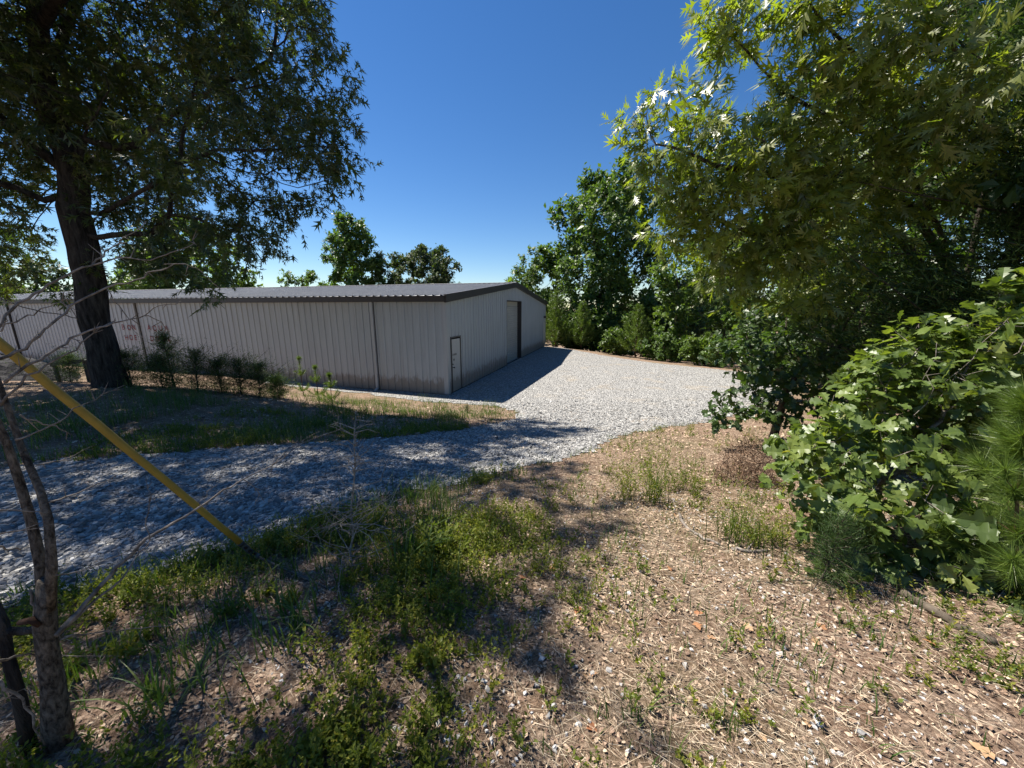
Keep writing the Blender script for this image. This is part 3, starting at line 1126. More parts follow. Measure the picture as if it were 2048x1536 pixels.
def leafy_tree(name, base, label, cat, blobs, natt, leaf, tm, tf, size, per, spread, trunk_r, seed, group=None, skel=None,
               D=.5, dk=.45, droop=.2, tip=.006, sides=6, bark='tree_bark', depth=2, lone=0, flare=.35, cull=None, rmin=0.004, nlv=6, twigs=0, nup=.85, rest_t=None, offscale=1.0, smooth=False, nout=.5):
    base = np.asarray(base, float)
    root = thing(name, base, label, cat, group)
    att = blob_points(blobs, natt, seed)
    if skel is None:
        top = np.mean([c for c, _ in blobs], axis=0)
        zmin = min(c[2] - float(np.ravel(q)[-1]) for c, q in blobs)
        h1 = max(zmin, base[2] + .25 * (top[2] - base[2]))
        skel = [[base - [0, 0, .15], base + [.02, .01, .5 * (h1 - base[2])], [base[0] * .85 + top[0] * .15, base[1] * .85 + top[1] * .15, h1],
                 [base[0] * .6 + top[0] * .4, base[1] * .6 + top[1] * .4, h1 * .35 + top[2] * .65]]]
    pos, par = grow(skel, att, D, dk, seed=seed)
    rr, nch = radii(pos, par, tip, 2.2, trunk_r)
    obj('trunk', branch_mesh('trunk', pos, par, rr, sides, rmin, flare), M[bark], root)
    # leaf-bearing nodes: tips and the nodes just behind them
    lev = np.full(len(pos), 99)
    lev[nch == 0] = 0
    for i in range(len(pos) - 1, -1, -1):
        if par[i] >= 0: lev[par[i]] = min(lev[par[i]], lev[i] + 1)
    ids = np.where((lev <= depth) & (rr < trunk_r * .5))[0]
    P, A, N, r, own, tws = leaf_frames(pos, par, ids, per, spread, droop, seed + 1, nlv, nup, nout, base)
    if twigs:
        q0, q1 = tws
        V, F, R = needles(q0, q1 - q0, np.linalg.norm(q1 - q0, axis=1), twigs, RNG.uniform(size=len(q0)))
        obj('twigs', raw_mesh('twigs', V, F, R), M[bark], root, 'stuff')
    if cull is not None:
        k = cull(P, r); P, A, N = P[k], A[k], N[k]
    n = len(P)
    S = size * np.exp(r.normal(size=n) * .3) * np.where(seen(P[:, 0], P[:, 1], P[:, 2], 150), 1.0, offscale)
    clump = r.uniform(size=len(pos))[own]
    if cull is not None: clump = clump[k]
    R = np.clip(.62 * r.uniform(size=n) + .38 * clump, 0, 1)
    rest = np.arange(n)
    if lone:
        vis = seen(P[:, 0], P[:, 1], P[:, 2], 0)
        d = np.linalg.norm(P - np.array([0, 0, CAMZ]), axis=1)
        order = np.argsort(np.where(vis, d / S, 1e9))
        lone_leaves(P, A, N, S, tm, tf, M[leaf], root, order[:lone], seed)
        rest = order[lone:]
    if rest_t: tm, tf = rest_t
    V, F, Rv = place(tm, tf, P[rest], A[rest], N[rest], S[rest], R[rest])
    obj('crown', raw_mesh('crown', V, F, Rv, smooth), M[leaf], root, 'stuff')
    print(name, label[:30], 'nodes', len(pos), 'leaves', n, 'tris', len(F))
    return root


def W(px, py, y):
    return at_y(px, py, y)


# --- the large oak on the left
ob = np.array([-9.62, 8.4, 0]); ob[2] = float(zt(ob[0], ob[1])) - .1
OY = 8.4
sk = [[ob, W(190, 640, OY), W(170, 500, OY), W(150, 420, OY), W(148, 350, OY), W(118, 270, OY), W(85, 170, OY + .2), W(75, 50, OY + .4), W(70, -120, OY + .6), W(100, -330, OY + .4)],
      [W(150, 400, OY), W(90, 400, OY - .3), W(30, 375, OY - .5), W(-60, 350, OY - .8), W(-180, 300, OY - 1.2)],
      [W(148, 350, OY), W(60, 290, OY), W(0, 235, OY - .3), W(-100, 150, OY - .8), W(-200, 50, OY - 1.2)],
      [W(148, 340, OY), W(165, 280, OY), W(195, 230, OY - .3), W(228, 150, OY - .5)],
      [W(160, 440, OY), W(200, 430, OY - .1), W(250, 400, OY - .2), W(300, 375, OY - .5), W(360, 330, OY - .8), W(430, 300, OY - 1)],
      [W(170, 475, OY), W(230, 470, OY - .2), W(300, 468, OY - .3), W(335, 430, OY - .3), W(350, 340, OY - .2), W(372, 250, OY), W(400, 130, OY + .3)],
      [W(200, 300, OY), W(270, 290, OY + .2), W(340, 230, OY + .5), W(430, 180, OY + .8), W(540, 120, OY + 1)],
      [W(85, 180, OY + .2), W(130, 60, OY + 1), W(200, -80, OY + 2)],
      [W(150, 420, OY), W(180, 330, OY + 1.2), W(240, 240, OY + 2.5)],
      [W(78, 60, OY + .4), W(150, -60, OY - .6), W(260, -200, OY - 1.8), W(380, -400, OY - 2.8)],
      [W(335, 430, OY - .3), W(400, 440, OY - .3), W(460, 470, OY - .4), W(480, 500, OY - .4)]]
oak_blobs = [(W(560, 190, 8.8), 1.35), (W(640, 250, 8.6), .85), (W(690, 330, 8.4), .5), (W(680, 140, 8.8), .45), (W(715, 265, 8.6), .3), (W(600, 330, 8.2), .9), (W(560, 390, 8.), .5),
             (W(450, 290, 7.8), 1.3), (W(430, 430, 7.8), .9), (W(500, 470, 7.7), .55), (W(400, 540, 7.8), .5), (W(545, 490, 7.8), .3), (W(470, 400, 8.2), .8),
             (W(570, 30, 9), 1.1), (W(610, 60, 8.8), .5), (W(430, 80, 9), 1.7), (W(280, 60, 9.4), 2.), (W(280, 260, 9.6), 1.6), (W(100, 90, 9.4), 1.9), (W(310, 400, 9), 1.0), (W(320, 520, 8.4), .6),
             (W(30, 500, 9.5), .75), (W(30, 420, 9), .7), (W(0, 190, 8), 1.6), (W(-180, 90, 7.5), 2.), (W(-180, 330, 7.4), 1.6), (W(-60, 540, 9.5), .9), (W(230, 330, 10.2), 1.1), (W(160, 170, 10), 1.5),
             (W(480, 520, 7.7), .4), (W(440, 560, 7.7), .28), (W(250, 520, 8.8), .55), (W(350, 470, 8.2), .6), (W(560, 460, 7.8), .32), (W(250, 400, 8.6), .7)]
# upper crown above the picture, which throws the dappled shade
oak_up = [((-9.6, 8.4, 13.2), (2.8, 2.8, 1.8)), ((-7.4, 7.2, 12.2), (2.0, 2.2, 1.6)), ((-11, 5.6, 11.6), (2.6, 2.2, 1.8)), ((-8.8, 4.8, 11.0), (2.2, 1.8, 1.4)), ((-12.4, 8.2, 12), (2.6, 3, 2)),
          ((-7.0, 10.5, 12), (2.5, 2.2, 2)), ((-6.2, 5.4, 10.2), (1.4, 1.4, 1.2)), ((-11, 3.6, 10), (2.2, 1.6, 1.5)), ((-6.2, 3.6, 9.6), (1.3, 1.1, 1.)), ((-9, 2.6, 9.4), (1.8, 1.2, 1.2)), ((-13, 5, 9), (2, 2, 1.8)),
          ((-5.3, 4.1, 9.8), (.9, .9, .8)), ((-4.75, 3.8, 10.0), (.8, .7, .6)), ((-4.6, 2.9, 9.0), (.55, .55, .45)), ((-4.3, 3.7, 9.6), (.6, .55, .45)), ((-4.0, 4.7, 9.8), (.6, .5, .45)), ((-4.1, 5.6, 9.6), (.6, .5, .45)), ((-6.4, 2.8, 9.6), (1.1, .9, .8)), ((-7.4, 1.6, 9), (1.4, .9, .9)),
          ((-7.5, 9.5, 8.5), (1.6, 1.4, 1.4)), ((-5.6, 9.4, 8.3), (1.2, 1.2, 1.2)),
          ((-14.5, 9.5, 9.5), (2.4, 2.2, 2)), ((-13, 7, 7.5), (1.6, 1.5, 1.3)), ((-15.5, 6.5, 9), (2, 2, 1.8)), ((-12, 10.5, 8), (1.6, 1.6, 1.5))]
oak = leafy_tree('oak_tree', ob, 'massive dark-trunked oak at left with wide limbs, in front of the metal building', 'tree',
                 oak_blobs + oak_up, 7400, 'oak_leaf', TO, TOF, .178, 36, .3, .275, 5, skel=sk, D=.3, dk=.3, droop=.5, tip=.006, sides=8, bark='oak_bark', depth=1, flare=.4, rmin=.0065, nup=.6, offscale=1.25, nlv=6, twigs=.006, cull=lambda P, r: seen(P[:, 0], P[:, 1], P[:, 2], 150) | (r.uniform(size=len(P)) < .54))

# --- red oak reaching in from the right, near the viewer
RY = 4.6
rb = np.array([6.6, 5.4, float(zt(6.6, 5.4)) - .1])
sk = [[rb, rb + [0, 0, 2.2], rb + [-.2, -.1, 4.2], rb + [-.3, -.3, 6.5], rb + [-.4, -.4, 8.5]],
      [rb + [-.1, 0, 2.6], W(1850, 395, 5.0), W(1780, 290, 4.9), W(1690, 250, 4.8), W(1560, 180, 4.7), W(1480, 90, 4.6)],
      [rb + [-.1, 0, 2.5], W(1830, 420, 5.0), W(1700, 345, 4.9), W(1580, 360, 4.8), W(1430, 330, 4.7), W(1340, 290, 4.6)],
      [rb + [-.1, 0, 2.2], W(1800, 480, 5.2), W(1680, 385, 5.1), W(1540, 480, 5.0), W(1440, 440, 5.0)],
      [rb + [-.2, -.1, 4.0], W(1800, 180, 4.6), W(1660, 60, 4.4), W(1560, -60, 4.2)],
      [rb + [-.2, -.1, 4.2], W(1900, 80, 4.2), W(1800, -60, 4.0), W(1700, -200, 3.9)]]
ro_blobs = [(W(1320, 250, 4.7), .38), (W(1360, 360, 4.7), .45), (W(1420, 300, 4.7), .5), (W(1290, 235, 4.7), .2), (W(1420, 420, 4.9), .5), (W(1500, 350, 4.8), .6), (W(1350, 440, 5.0), .35),
            (W(1440, 40, 4.6), .28), (W(1520, 40, 4.6), .36), (W(1410, 60, 4.6), .14), (W(1620, 190, 4.6), .3), (W(1540, 215, 4.7), .22), (W(1590, 260, 4.7), .5), (W(1650, 130, 4.4), .45), (W(1700, 40, 4.2), .42), (W(1790, 160, 4.4), .45), (W(1620, 30, 4.4), .3),
            (W(1600, 420, 4.9), .6), (W(1520, 500, 5.1), .55), (W(1680, 320, 4.8), .5), (W(1700, 480, 5.2), .5), (W(1860, 60, 3.9), .38), (W(1850, 250, 4.3), .38), 
            (W(1460, 520, 5.4), .45), (W(1620, 560, 5.3), .5), (W(1950, 150, 3.6), .3), (W(1380, 195, 4.8), .16), (W(1260, 250, 4.7), .1), (W(1300, 330, 4.8), .2), (W(1950, 300, 4.2), .4), (W(1760, 400, 4.9), .4)]
ro = leafy_tree('red_oak_tree', rb, 'glossy olive-green red oak reaching over the top right with narrow pointed lobes', 'tree',
                ro_blobs, 1350, 'red_oak_leaf', TR, TRF, .168, 24, .22, .11, 9, skel=sk, D=.17, dk=.17, droop=.3, nup=.35, nout=1.0, tip=.003, sides=6, depth=1, lone=300, rmin=.0025, twigs=.003)

# --- post oak thicket in the middle distance on the right
pb = np.array([4.6, 6.0, float(zt(4.6, 6.0)) - .1])
po_blobs = [(W(1490, 800, 5.2), .32), (W(1440, 835, 5.1), .2), (W(1560, 760, 5.4), .55), (W(1640, 700, 5.6), .6), (W(1560, 640, 5.9), .5), (W(1700, 620, 5.6), .6), (W(1760, 760, 5.2), .6), (W(1640, 830, 5.2), .45),
            (W(1480, 700, 6.0), .4), (W(1640, 560, 6.2), .6), (W(1800, 560, 5.4), .6), (W(1880, 640, 5.0), .6), (W(1420, 830, 5.1), .1), (W(1570, 850, 5.2), .22), (W(1640, 890, 4.9), .25), (W(1530, 830, 5.2), .2)]
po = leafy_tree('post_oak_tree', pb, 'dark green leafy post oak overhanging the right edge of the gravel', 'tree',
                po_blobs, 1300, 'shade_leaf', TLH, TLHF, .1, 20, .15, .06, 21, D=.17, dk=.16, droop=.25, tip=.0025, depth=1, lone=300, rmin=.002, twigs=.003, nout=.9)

# --- blackjack oak sapling close by on the right
bb = np.array([2.75, 2.55, float(zt(2.75, 2.55)) - .05])
bj_blobs = [(W(1700, 860, 2.5), .3), (W(1620, 930, 2.35), .22), (W(1580, 890, 2.4), .12), (W(1800, 780, 2.6), .36), (W(1900, 730, 2.5), .34), (W(1980, 690, 2.4), .3), (W(1780, 930, 2.3), .34), (W(1690, 1010, 2.1), .24),
            (W(1830, 1050, 2.1), .34), (W(1630, 1170, 1.9), .13), (W(1950, 860, 2.4), .3), (W(1940, 1120, 1.9), .28), (W(1750, 1130, 2.0), .18), (W(2040, 640, 2.4), .25), (W(2060, 1000, 2.0), .3), (W(1870, 690, 2.7), .25), (W(1850, 900, 2.5), .3), (W(1900, 1000, 2.2), .3), (W(1980, 1150, 1.9), .25), (W(1610, 1185, 1.85), .11), (W(1800, 1180, 1.95), .16), (W(2000, 800, 2.5), .3)]
bj = leafy_tree('blackjack_oak_sapling', bb, 'bushy blackjack oak sapling close on the right with big glossy lobed leaves', 'tree',
                bj_blobs, 1900, 'blackjack_leaf', TLF, TLFF, .08, 18, .105, .024, 33, D=.11, dk=.11, droop=.15, tip=.0018, depth=1, lone=300, nup=.6, nout=.6, rest_t=(TLM, TLMF), smooth=True, rmin=.0015, bark='pale_twig', twigs=.0035)


# --- generic crowns further off
def wood_tree(name, label, x, y, h, rad, leaf, seed, z0=None, natt=330, per=22, size=.2, spread=.42, shape=1.0, nb=22, tr=.16, group=None, D=.55, dk=.5, depth=1, tm=TG, tf=TGF, cat='tree', br=(.26, .42), droop=.15):
    b = np.array([x, y, float(zt(x, y)) - .1])
    z0 = b[2] + h * .12 if z0 is None else b[2] + z0
    return leafy_tree(name, b, label, cat, crown_blobs((x, y), z0, b[2] + h * .97 - rad * .2, rad, nb, seed, shape, br), int(natt * 1.5), leaf, tm, tf, size * .95, per * 2 + 6, spread * .8, tr, seed,
                      group=group, D=D, dk=dk, depth=depth, droop=droop, rmin=.012, sides=5, nout=.75)


wood_tree('hickory_tree', 'tallest rounded green tree behind the far end of the building', 9.6, 36, 18.4, 6.3, 'far_leaf', 41, z0=.6, natt=1150, per=40, size=.31, spread=.8, nb=40, tr=.3, D=.8, dk=.7, br=(.24, .38))
wood_tree('elm_tree', 'lighter green tree peeping over the right end of the roof', 2.8, 38, 10.6, 4.2, 'far_leaf_light', 42, z0=1.0, natt=300, per=30, size=.26, spread=.5)
wood_tree('poplar_tree', 'upright twin-peaked tree behind the middle of the roof', -19.6, 46, 16.6, 5.5, 'far_leaf', 43, z0=3, natt=640, per=34, size=.28, spread=.5, shape=.75, nb=26)
wood_tree('rounded_oak_tree', 'dull dark green round-topped tree behind the roof, right of the upright one', -10.6, 47, 13.2, 4.9, 'far_leaf_dull', 44, z0=3, natt=620, per=34, size=.27, spread=.5, br=(.24, .34), nb=38)
wood_tree('young_oak_tree', 'narrow tree filling the dip between two trees behind the roof', -15.2, 47, 12.6, 2.8, 'far_leaf_dull', 45, z0=3, natt=220, per=30, size=.26, spread=.45)
wood_tree('maple_tree', 'broad bright green tree behind the roof beyond the large oak', -37, 43, 15.5, 7.0, 'far_leaf_light', 46, z0=1.5, natt=560, per=32, size=.36, spread=.7, nb=32, D=.8, dk=.7)
wood_tree('scrub_tree', 'low yellowish scrub tree just showing above the middle of the roof', -25.3, 45, 9.9, 3.3, 'far_leaf_light', 47, z0=2, natt=200, per=26, size=.24, spread=.45)
wood_tree('sweetgum_tree', 'dark tree behind the roof at the far left edge', -57, 44, 11, 5.5, 'far_leaf_dull', 48, z0=1, natt=300, per=26, size=.4, spread=.8, D=.9, dk=.8)
wood_tree('ash_tree', 'small tree behind the roof just left of the oak trunk', -47, 46, 9.5, 4, 'far_leaf', 49, z0=1, natt=240, per=26, size=.36, spread=.7, D=.9, dk=.8)
# trees along the far side of the gravel, right of the hickory
wood_tree('slender_tree', 'slender pale-leaved tree at the back edge of the gravel with sky behind', 11.8, 26, 9.0, 2.4, 'far_leaf_light', 51, z0=2.2, natt=240, per=20, size=.22, spread=.42, tr=.12)
wood_tree('leaning_tree', 'thin open-crowned tree right of the slender pale one', 14.8, 25, 10.5, 2.8, 'far_leaf', 52, z0=2.0, natt=260, per=20, size=.22, spread=.45, tr=.13)
wood_tree('woodland_tree', 'dense tree at the bend of the gravel behind the post oak', 15.5, 20.5, 11.5, 3.6, 'far_leaf', 53, z0=1.0, natt=380, per=24, size=.2, spread=.45)
wood_tree('woodland_tree', 'woodland tree standing behind the red oak foliage, nearer than the bend', 13.2, 15.5, 12.0, 3.6, 'far_leaf', 54, z0=.6, natt=420, per=26, size=.17, spread=.42)
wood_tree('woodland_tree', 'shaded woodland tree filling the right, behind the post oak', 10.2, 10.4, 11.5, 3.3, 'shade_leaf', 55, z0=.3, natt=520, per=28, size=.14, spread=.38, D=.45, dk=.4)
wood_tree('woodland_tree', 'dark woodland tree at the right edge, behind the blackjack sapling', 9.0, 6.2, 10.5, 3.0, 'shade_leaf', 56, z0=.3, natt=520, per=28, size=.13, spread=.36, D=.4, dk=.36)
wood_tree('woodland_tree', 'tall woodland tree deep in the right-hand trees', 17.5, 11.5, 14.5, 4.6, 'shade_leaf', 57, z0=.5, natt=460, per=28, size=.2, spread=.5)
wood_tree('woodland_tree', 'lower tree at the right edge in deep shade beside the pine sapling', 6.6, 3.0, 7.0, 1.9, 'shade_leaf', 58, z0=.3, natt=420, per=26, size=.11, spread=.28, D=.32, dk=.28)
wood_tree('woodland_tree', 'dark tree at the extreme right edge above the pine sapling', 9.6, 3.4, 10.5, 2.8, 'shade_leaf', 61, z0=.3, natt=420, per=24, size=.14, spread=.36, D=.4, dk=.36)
wood_tree('woodland_tree', 'distant tree behind the slender trees', 22, 38, 13, 5, 'far_leaf_dull', 59, z0=.5, natt=300, per=26, size=.36, spread=.7, D=.9, dk=.8)
wood_tree('woodland_tree', 'distant tree right of the tallest one, mostly hidden', 16.5, 36, 9, 4.2, 'far_leaf_dull', 60, z0=.3, natt=280, per=26, size=.32, spread=.6, D=.8, dk=.7)
# far-off wood on the horizon, one mass
r = np.random.default_rng(77)
n = 24000
a = r.uniform(-1.25, 1.25, n); d = r.uniform(70, 120, n)
fx, fy = np.sin(a) * d, np.cos(a) * d
top = 2.5 + 3.5 * vnoise(fx * .09, fy * .09, 61) + 3 * vnoise(fx * .3, fy * .3, 62) + 2.5 * np.clip(fx / 30, 0, 1)
P = np.stack([fx, fy, zt(fx, fy) + top * r.uniform(0, 1, n) ** .6], -1)
V, F, R = place(TG, TGF, P, unit(r.normal(size=(n, 3)) + [0, 0, .3]), unit(r.normal(size=(n, 3)) + [0, 0, 1]), r.uniform(.9, 1.9, n), r.uniform(size=n))
tag(obj('far_wood', raw_mesh('far_wood', V, F, R), M['far_leaf'], None, 'stuff'), 'distant green wood closing the horizon behind everything', 'woods')

# bushes along the back edge of the gravel
for i, (x, y, h, r, lf, lab) in enumerate([
        (8.3, 28.5, 2.3, 1.3, 'far_leaf_light', 'pale broad-leaved bush at the back of the gravel, left of a young pine'),
        (10.8, 25.5, 2.6, 1.6, 'far_leaf', 'green bush at the back edge of the gravel under the slender tree'),
        (12.2, 22.2, 2.1, 1.5, 'far_leaf_light', 'bright green bush where the gravel edge bends'),
        (13.6, 19.3, 2.4, 1.7, 'far_leaf', 'dark bush spilling onto the gravel at the bend'),
        (13.6, 16.4, 2.6, 1.8, 'far_leaf', 'bush beside the gravel below the woodland trees'),
        (11.6, 13.0, 2.7, 1.7, 'shade_leaf', 'bush beside the gravel nearest the post oak'),
        (5.2, 33.2, 2.6, 1.7, 'far_leaf', 'low dark bush behind the far corner of the building'),
        (7.4, 33.0, 3.2, 2.0, 'far_leaf', 'bush in the shade under the tallest tree'),
        (6.3, 37.5, 4.6, 2.8, 'far_leaf', 'tall bush behind the narrow young pine'),
        (11.2, 37.5, 5.0, 3.0, 'far_leaf', 'tall bush behind the trunk of the tallest tree'),
        (14.2, 32.5, 4.4, 2.8, 'far_leaf_dull', 'tall dull bush behind the slender pale tree')]):
    wood_tree('bush', lab, x, y, h, r, lf, 70 + i, z0=.25, natt=120, per=26, size=.17, spread=.34, nb=10, tr=.05, D=.3, dk=.28, cat='bush', br=(.35, .55))


# ------------------------------------------------------------------ conifers
def pine(name, label, base, h, rad, needle, wd, seed, lean=(0, 0), nwh=None, per=90, group=None, whorl=5, tuft=.1, tr=.03, top_up=True, cat='tree'):
    r = np.random.default_rng(seed)
    base = np.asarray(base, float)
    root = thing(name, base, label, cat, group)
    mb = MB()
    top = base + np.array([lean[0], lean[1], h])
    ax = lambda f: base + (top - base) * f + np.array([lean[0] * .25 * math.sin(math.pi * f), 0, 0])
    mb.tube([ax(f) for f in np.linspace(0, 1, 8)], np.linspace(tr, tr * .25, 8), 7)
    nwh = nwh or max(3, int(h / .35))
    tips, dirs, segs = [], [], []
    for i in range(nwh):
        f = .12 + .86 * i / max(nwh - 1, 1)
        L = rad * (1 - f) ** .8 + .1 * rad
        for j in range(whorl):
            a = j * 2 * math.pi / whorl + i * 1.1 + r.uniform(-.3, .3)
            p0 = ax(f)
            d = np.array([math.cos(a), math.sin(a), .35 + .6 * f])
            l = L * r.uniform(.7, 1.15)
            p1 = p0 + unit(d) * l * .6; p2 = p1 + unit(d + [0, 0, .7]) * l * .4
            mb.tube([p0, p1, p2], [tr * .3 * (1 - f * .5), tr * .2, tr * .1], 4, False)
            for q in np.linspace(.3, 1, max(2, int(l / tuft))):
                tips.append(p0 + (p1 - p0) * q / .6 if q < .6 else p1 + (p2 - p1) * (q - .6) / .4)
                dirs.append(unit(p2 - p1))
    for q in np.linspace(.75, 1, 5):
        tips.append(ax(q)); dirs.append(unit(top - base))
    mb.build('stem', M['pine_stem'], root, True)
    tips = np.array(tips); dirs = np.array(dirs)
    i = np.repeat(np.arange(len(tips)), per)
    n = len(i)
    A = unit(dirs[i] * .75 + unit(r.normal(size=(n, 3))) * .8)
    P = tips[i] - dirs[i] * (r.uniform(size=(n, 1)) * tuft)
    V, F, R = needles(P, A, needle * r.uniform(.7, 1.1, n), wd, np.clip(r.uniform(size=n), 0, 1))
    obj('needles', raw_mesh('needles', V, F, R), M['pine_needle'], root, 'stuff')
    return root


def juniper(name, label, base, h, rad, seed, group=None, n=260, spr=.16, leaf='juniper', fl=.045, per=34, dens=None, cat='bush', wd=.006):
    """feathery sprays on thin branches"""
    r = np.random.default_rng(seed)
    base = np.asarray(base, float)
    root = thing(name, base, label, cat, group)
    mb = MB()
    top = base + np.array([r.uniform(-.08, .08) * h, r.uniform(-.08, .08) * h, h])
    mb.tube([base + (top - base) * f for f in np.linspace(-.04, 1, 6)], np.linspace(.018, .004, 6) * min(max(h, .5), 5), 6)
    f = r.uniform(.02, 1, n) ** 1.1
    a = r.uniform(0, 2 * math.pi, n)
    L = rad * np.clip(1.05 - f, .08, 1) ** .75 * r.uniform(.3, 1.35, n) * (.75 + .5 * np.sin(a * 2 + seed))
    p0 = base + (top - base) * f[:, None]
    d = unit(np.stack([np.cos(a), np.sin(a), r.uniform(-.1, .7, n) + .5 * f], -1))
    p1 = p0 + d * L[:, None]
    for i in range(0, n, 2):
        mb.tube([p0[i], p0[i] * .45 + p1[i] * .55, p1[i]], [.005 * min(max(h, .6), 2), .0035 * min(max(h, .6), 2), .002], 4, False)
    mb.build('stem', M['tree_bark'], root, True)
    i = np.repeat(np.arange(n), per)
    m = len(i)
    q = r.uniform(.25, 1.1, m)[:, None]
    P = p0[i] * (1 - q) + p1[i] * q + r.normal(size=(m, 3)) * spr * .22
    A = unit(d[i] * .9 + r.normal(size=(m, 3)) * .6 + [0, 0, .15])
    V, F, R = needles(P, A, fl * r.uniform(.6, 1.5, m), wd, np.clip(r.uniform(size=m) * .6 + .4 * r.uniform(size=n)[i], 0, 1))
    obj('foliage', raw_mesh('foliage', V, F, R), M[leaf], root, 'stuff')
    return root


def gp(x, y, dz=-.02):
    return np.array([x, y, float(zt(x, y)) + dz])


# young pines behind the building and along the gravel
pine('young_pine', 'young pine touching the far corner of the building', gp(3.9, 32.2), 4.8, 2.1, .26, .02, 81, per=34, whorl=8, tuft=.24, tr=.06)
pine('young_pine', 'narrow young pine just right of the far corner of the building', gp(6.0, 31.2), 4.0, 1.7, .26, .02, 82, per=40, whorl=7, tuft=.22, tr=.06)
pine('young_pine', 'young pine at the back edge of the gravel, left of the slender trees', gp(9.4, 27.2), 3.8, 1.9, .26, .018, 83, per=40, whorl=7, tuft=.22, tr=.06)
pine('young_pine', 'short bushy pine on the gravel edge right of the other young pines', gp(12.6, 23.2), 2.0, 1.3, .22, .016, 84, per=40, whorl=6, tuft=.2, tr=.04)
# pine sapling at the right edge, close
b5 = W(2075, 1090, 1.75); b5[2] = float(zt(b5[0], b5[1]))
pine('pine_sapling', 'bright green long-needled pine sapling at the right edge, close to the viewer', b5, 1.12, .42, .16, .0022, 85, lean=(-.2, .05), nwh=5, per=230, whorl=5, tuft=.1, tr=.012)
# seedlings and junipers by the oak
for px, py, h, s, lab in ((607, 790, 1.25, 86, 'largest of three pine seedlings in front of the long wall'), (637, 797, 1.0, 87, 'middle of three pine seedlings in front of the long wall'),
                          (664, 803, .8, 88, 'smallest, rightmost pine seedling in front of the long wall')):
    pine('pine_seedling', lab, hit(px, py), h, .34, .12, .007, s, per=40, whorl=5, tuft=.07, tr=.014, cat='seedling')
for px, y, h, rd, s, lab in ((262, 8.9, .95, .75, 90, 'sunlit juniper bush close against the right side of the oak trunk'), (322, 8.8, .85, .7, 91, 'dark juniper bush between the oak trunk and the tall juniper'),
                             (347, 9.3, 1.55, .55, 92, 'tallest pointed juniper below the red lettering'), (392, 8.9, 1.15, .6, 93, 'juniper leaning right below the red lettering'),
                             (440, 9.3, .95, .55, 94, 'sparse juniper left of the pair in front of the wall'), (478, 9.4, 1.05, .6, 95, 'open juniper standing midway along the shaded bank'),
                             (515, 9.5, .95, .5, 96, 'rightmost full juniper on the shaded bank'), (552, 9.8, .65, .42, 97, 'low thin juniper left of the pine seedlings'),
                             (140, 9.6, .8, .6, 98, 'dark juniper at the left foot of the oak')):
    x = (px - 1024) / FPX * y * 1.0 * (CP)
    x = ray(px, 760)[0] * y / ray(px, 760)[1]
    juniper('juniper_bush', lab, gp(x, y), h * .9, rd * 1.9, s, n=210, per=28, fl=.065, wd=.008, spr=.2)
b = hit(1645, 1165)
juniper('juniper_seedling', 'feathery green juniper seedling under the blackjack oak, at the edge of the dry ground', b, .42, .34, 101, n=150, per=40, fl=.028, wd=.0026)
b = hit(935, 826)
juniper('juniper_seedling', 'tiny dark seedling alone on the grass strip beside the gravel', b, .22, .14, 102, n=40, per=30, fl=.03, wd=.005)
juniper('cedar_tree', 'dark dense cedar at the upper right edge behind the red oak leaves', gp(5.5, 4.2), 9.0, 1.9, 103, n=620, per=110, fl=.12, wd=.016, spr=.9, cat='tree')
juniper('cedar_tree', 'light green cedar at the right edge above the blackjack sapling', gp(4.75, 3.1), 3.0, .85, 104, n=380, per=60, fl=.06, wd=.006, spr=.4, leaf='pine_needle', cat='tree')

# ------------------------------------------------------------------ bare thorny sapling in the left foreground
sb = hit(115, 1490)
SY = float(sb[1])
sap = thing('thorny_sapling', sb, 'bare thorny sapling with a cracked grey trunk in the left foreground', 'tree')
c = lambda px, py, dy=0.0: at_y(px, py, SY + dy)
mb = MB()
mb.tube([sb - [0, 0, .1], c(112, 1440), c(105, 1360), c(95, 1300), c(90, 1240), c(92, 1160)], [0.0422, 0.0362, 0.0290, 0.0266, 0.0282, 0.0201], 14)
mb.tube([c(92, 1240), c(82, 1130, .02), c(62, 1040, .04), c(38, 960, .05), c(15, 890, .05), c(-25, 800, .05), c(-60, 700, .05)], [0.0193, 0.0144, 0.0120, 0.0108, 0.0096, 0.0081, 0.0065], 10)
mb.tube([c(98, 1220), c(104, 1130, .0), c(97, 1040, .03), c(80, 980, .06), c(45, 900, .1), c(10, 800, .12), c(-30, 690, .12)], [0.0169, 0.0125, 0.0108, 0.0096, 0.0084, 0.0072, 0.0060], 10)
mb.build('trunk', M['sapling_bark'], sap, True)
mb = MB()
mb.tube([c(60, 1500, -.03), c(40, 1400, -.03), c(15, 1310, -.02), c(5, 1250, 0), c(-30, 1170, .02)], [0.0201, 0.0169, 0.0144, 0.0161, 0.0120], 10)
mb.tube([c(10, 1262, 0), c(50, 1262, 0), c(88, 1255, 0)], [0.0137, 0.0120, 0.0120], 9)
o = mb.build('second_stem', M['oak_bark'], sap, True); o['label'] = 'dark broken second stem'
mb = MB(); mb.tube([c(40, 1245, -.035), c(62, 1240, -.035), c(80, 1252, -.03)], [0.0089, 0.0105, 0.0065], 8)
o = mb.build('rotten_knot', M['rust'], sap, True); o['label'] = 'rust-coloured rotten wood at the fork'


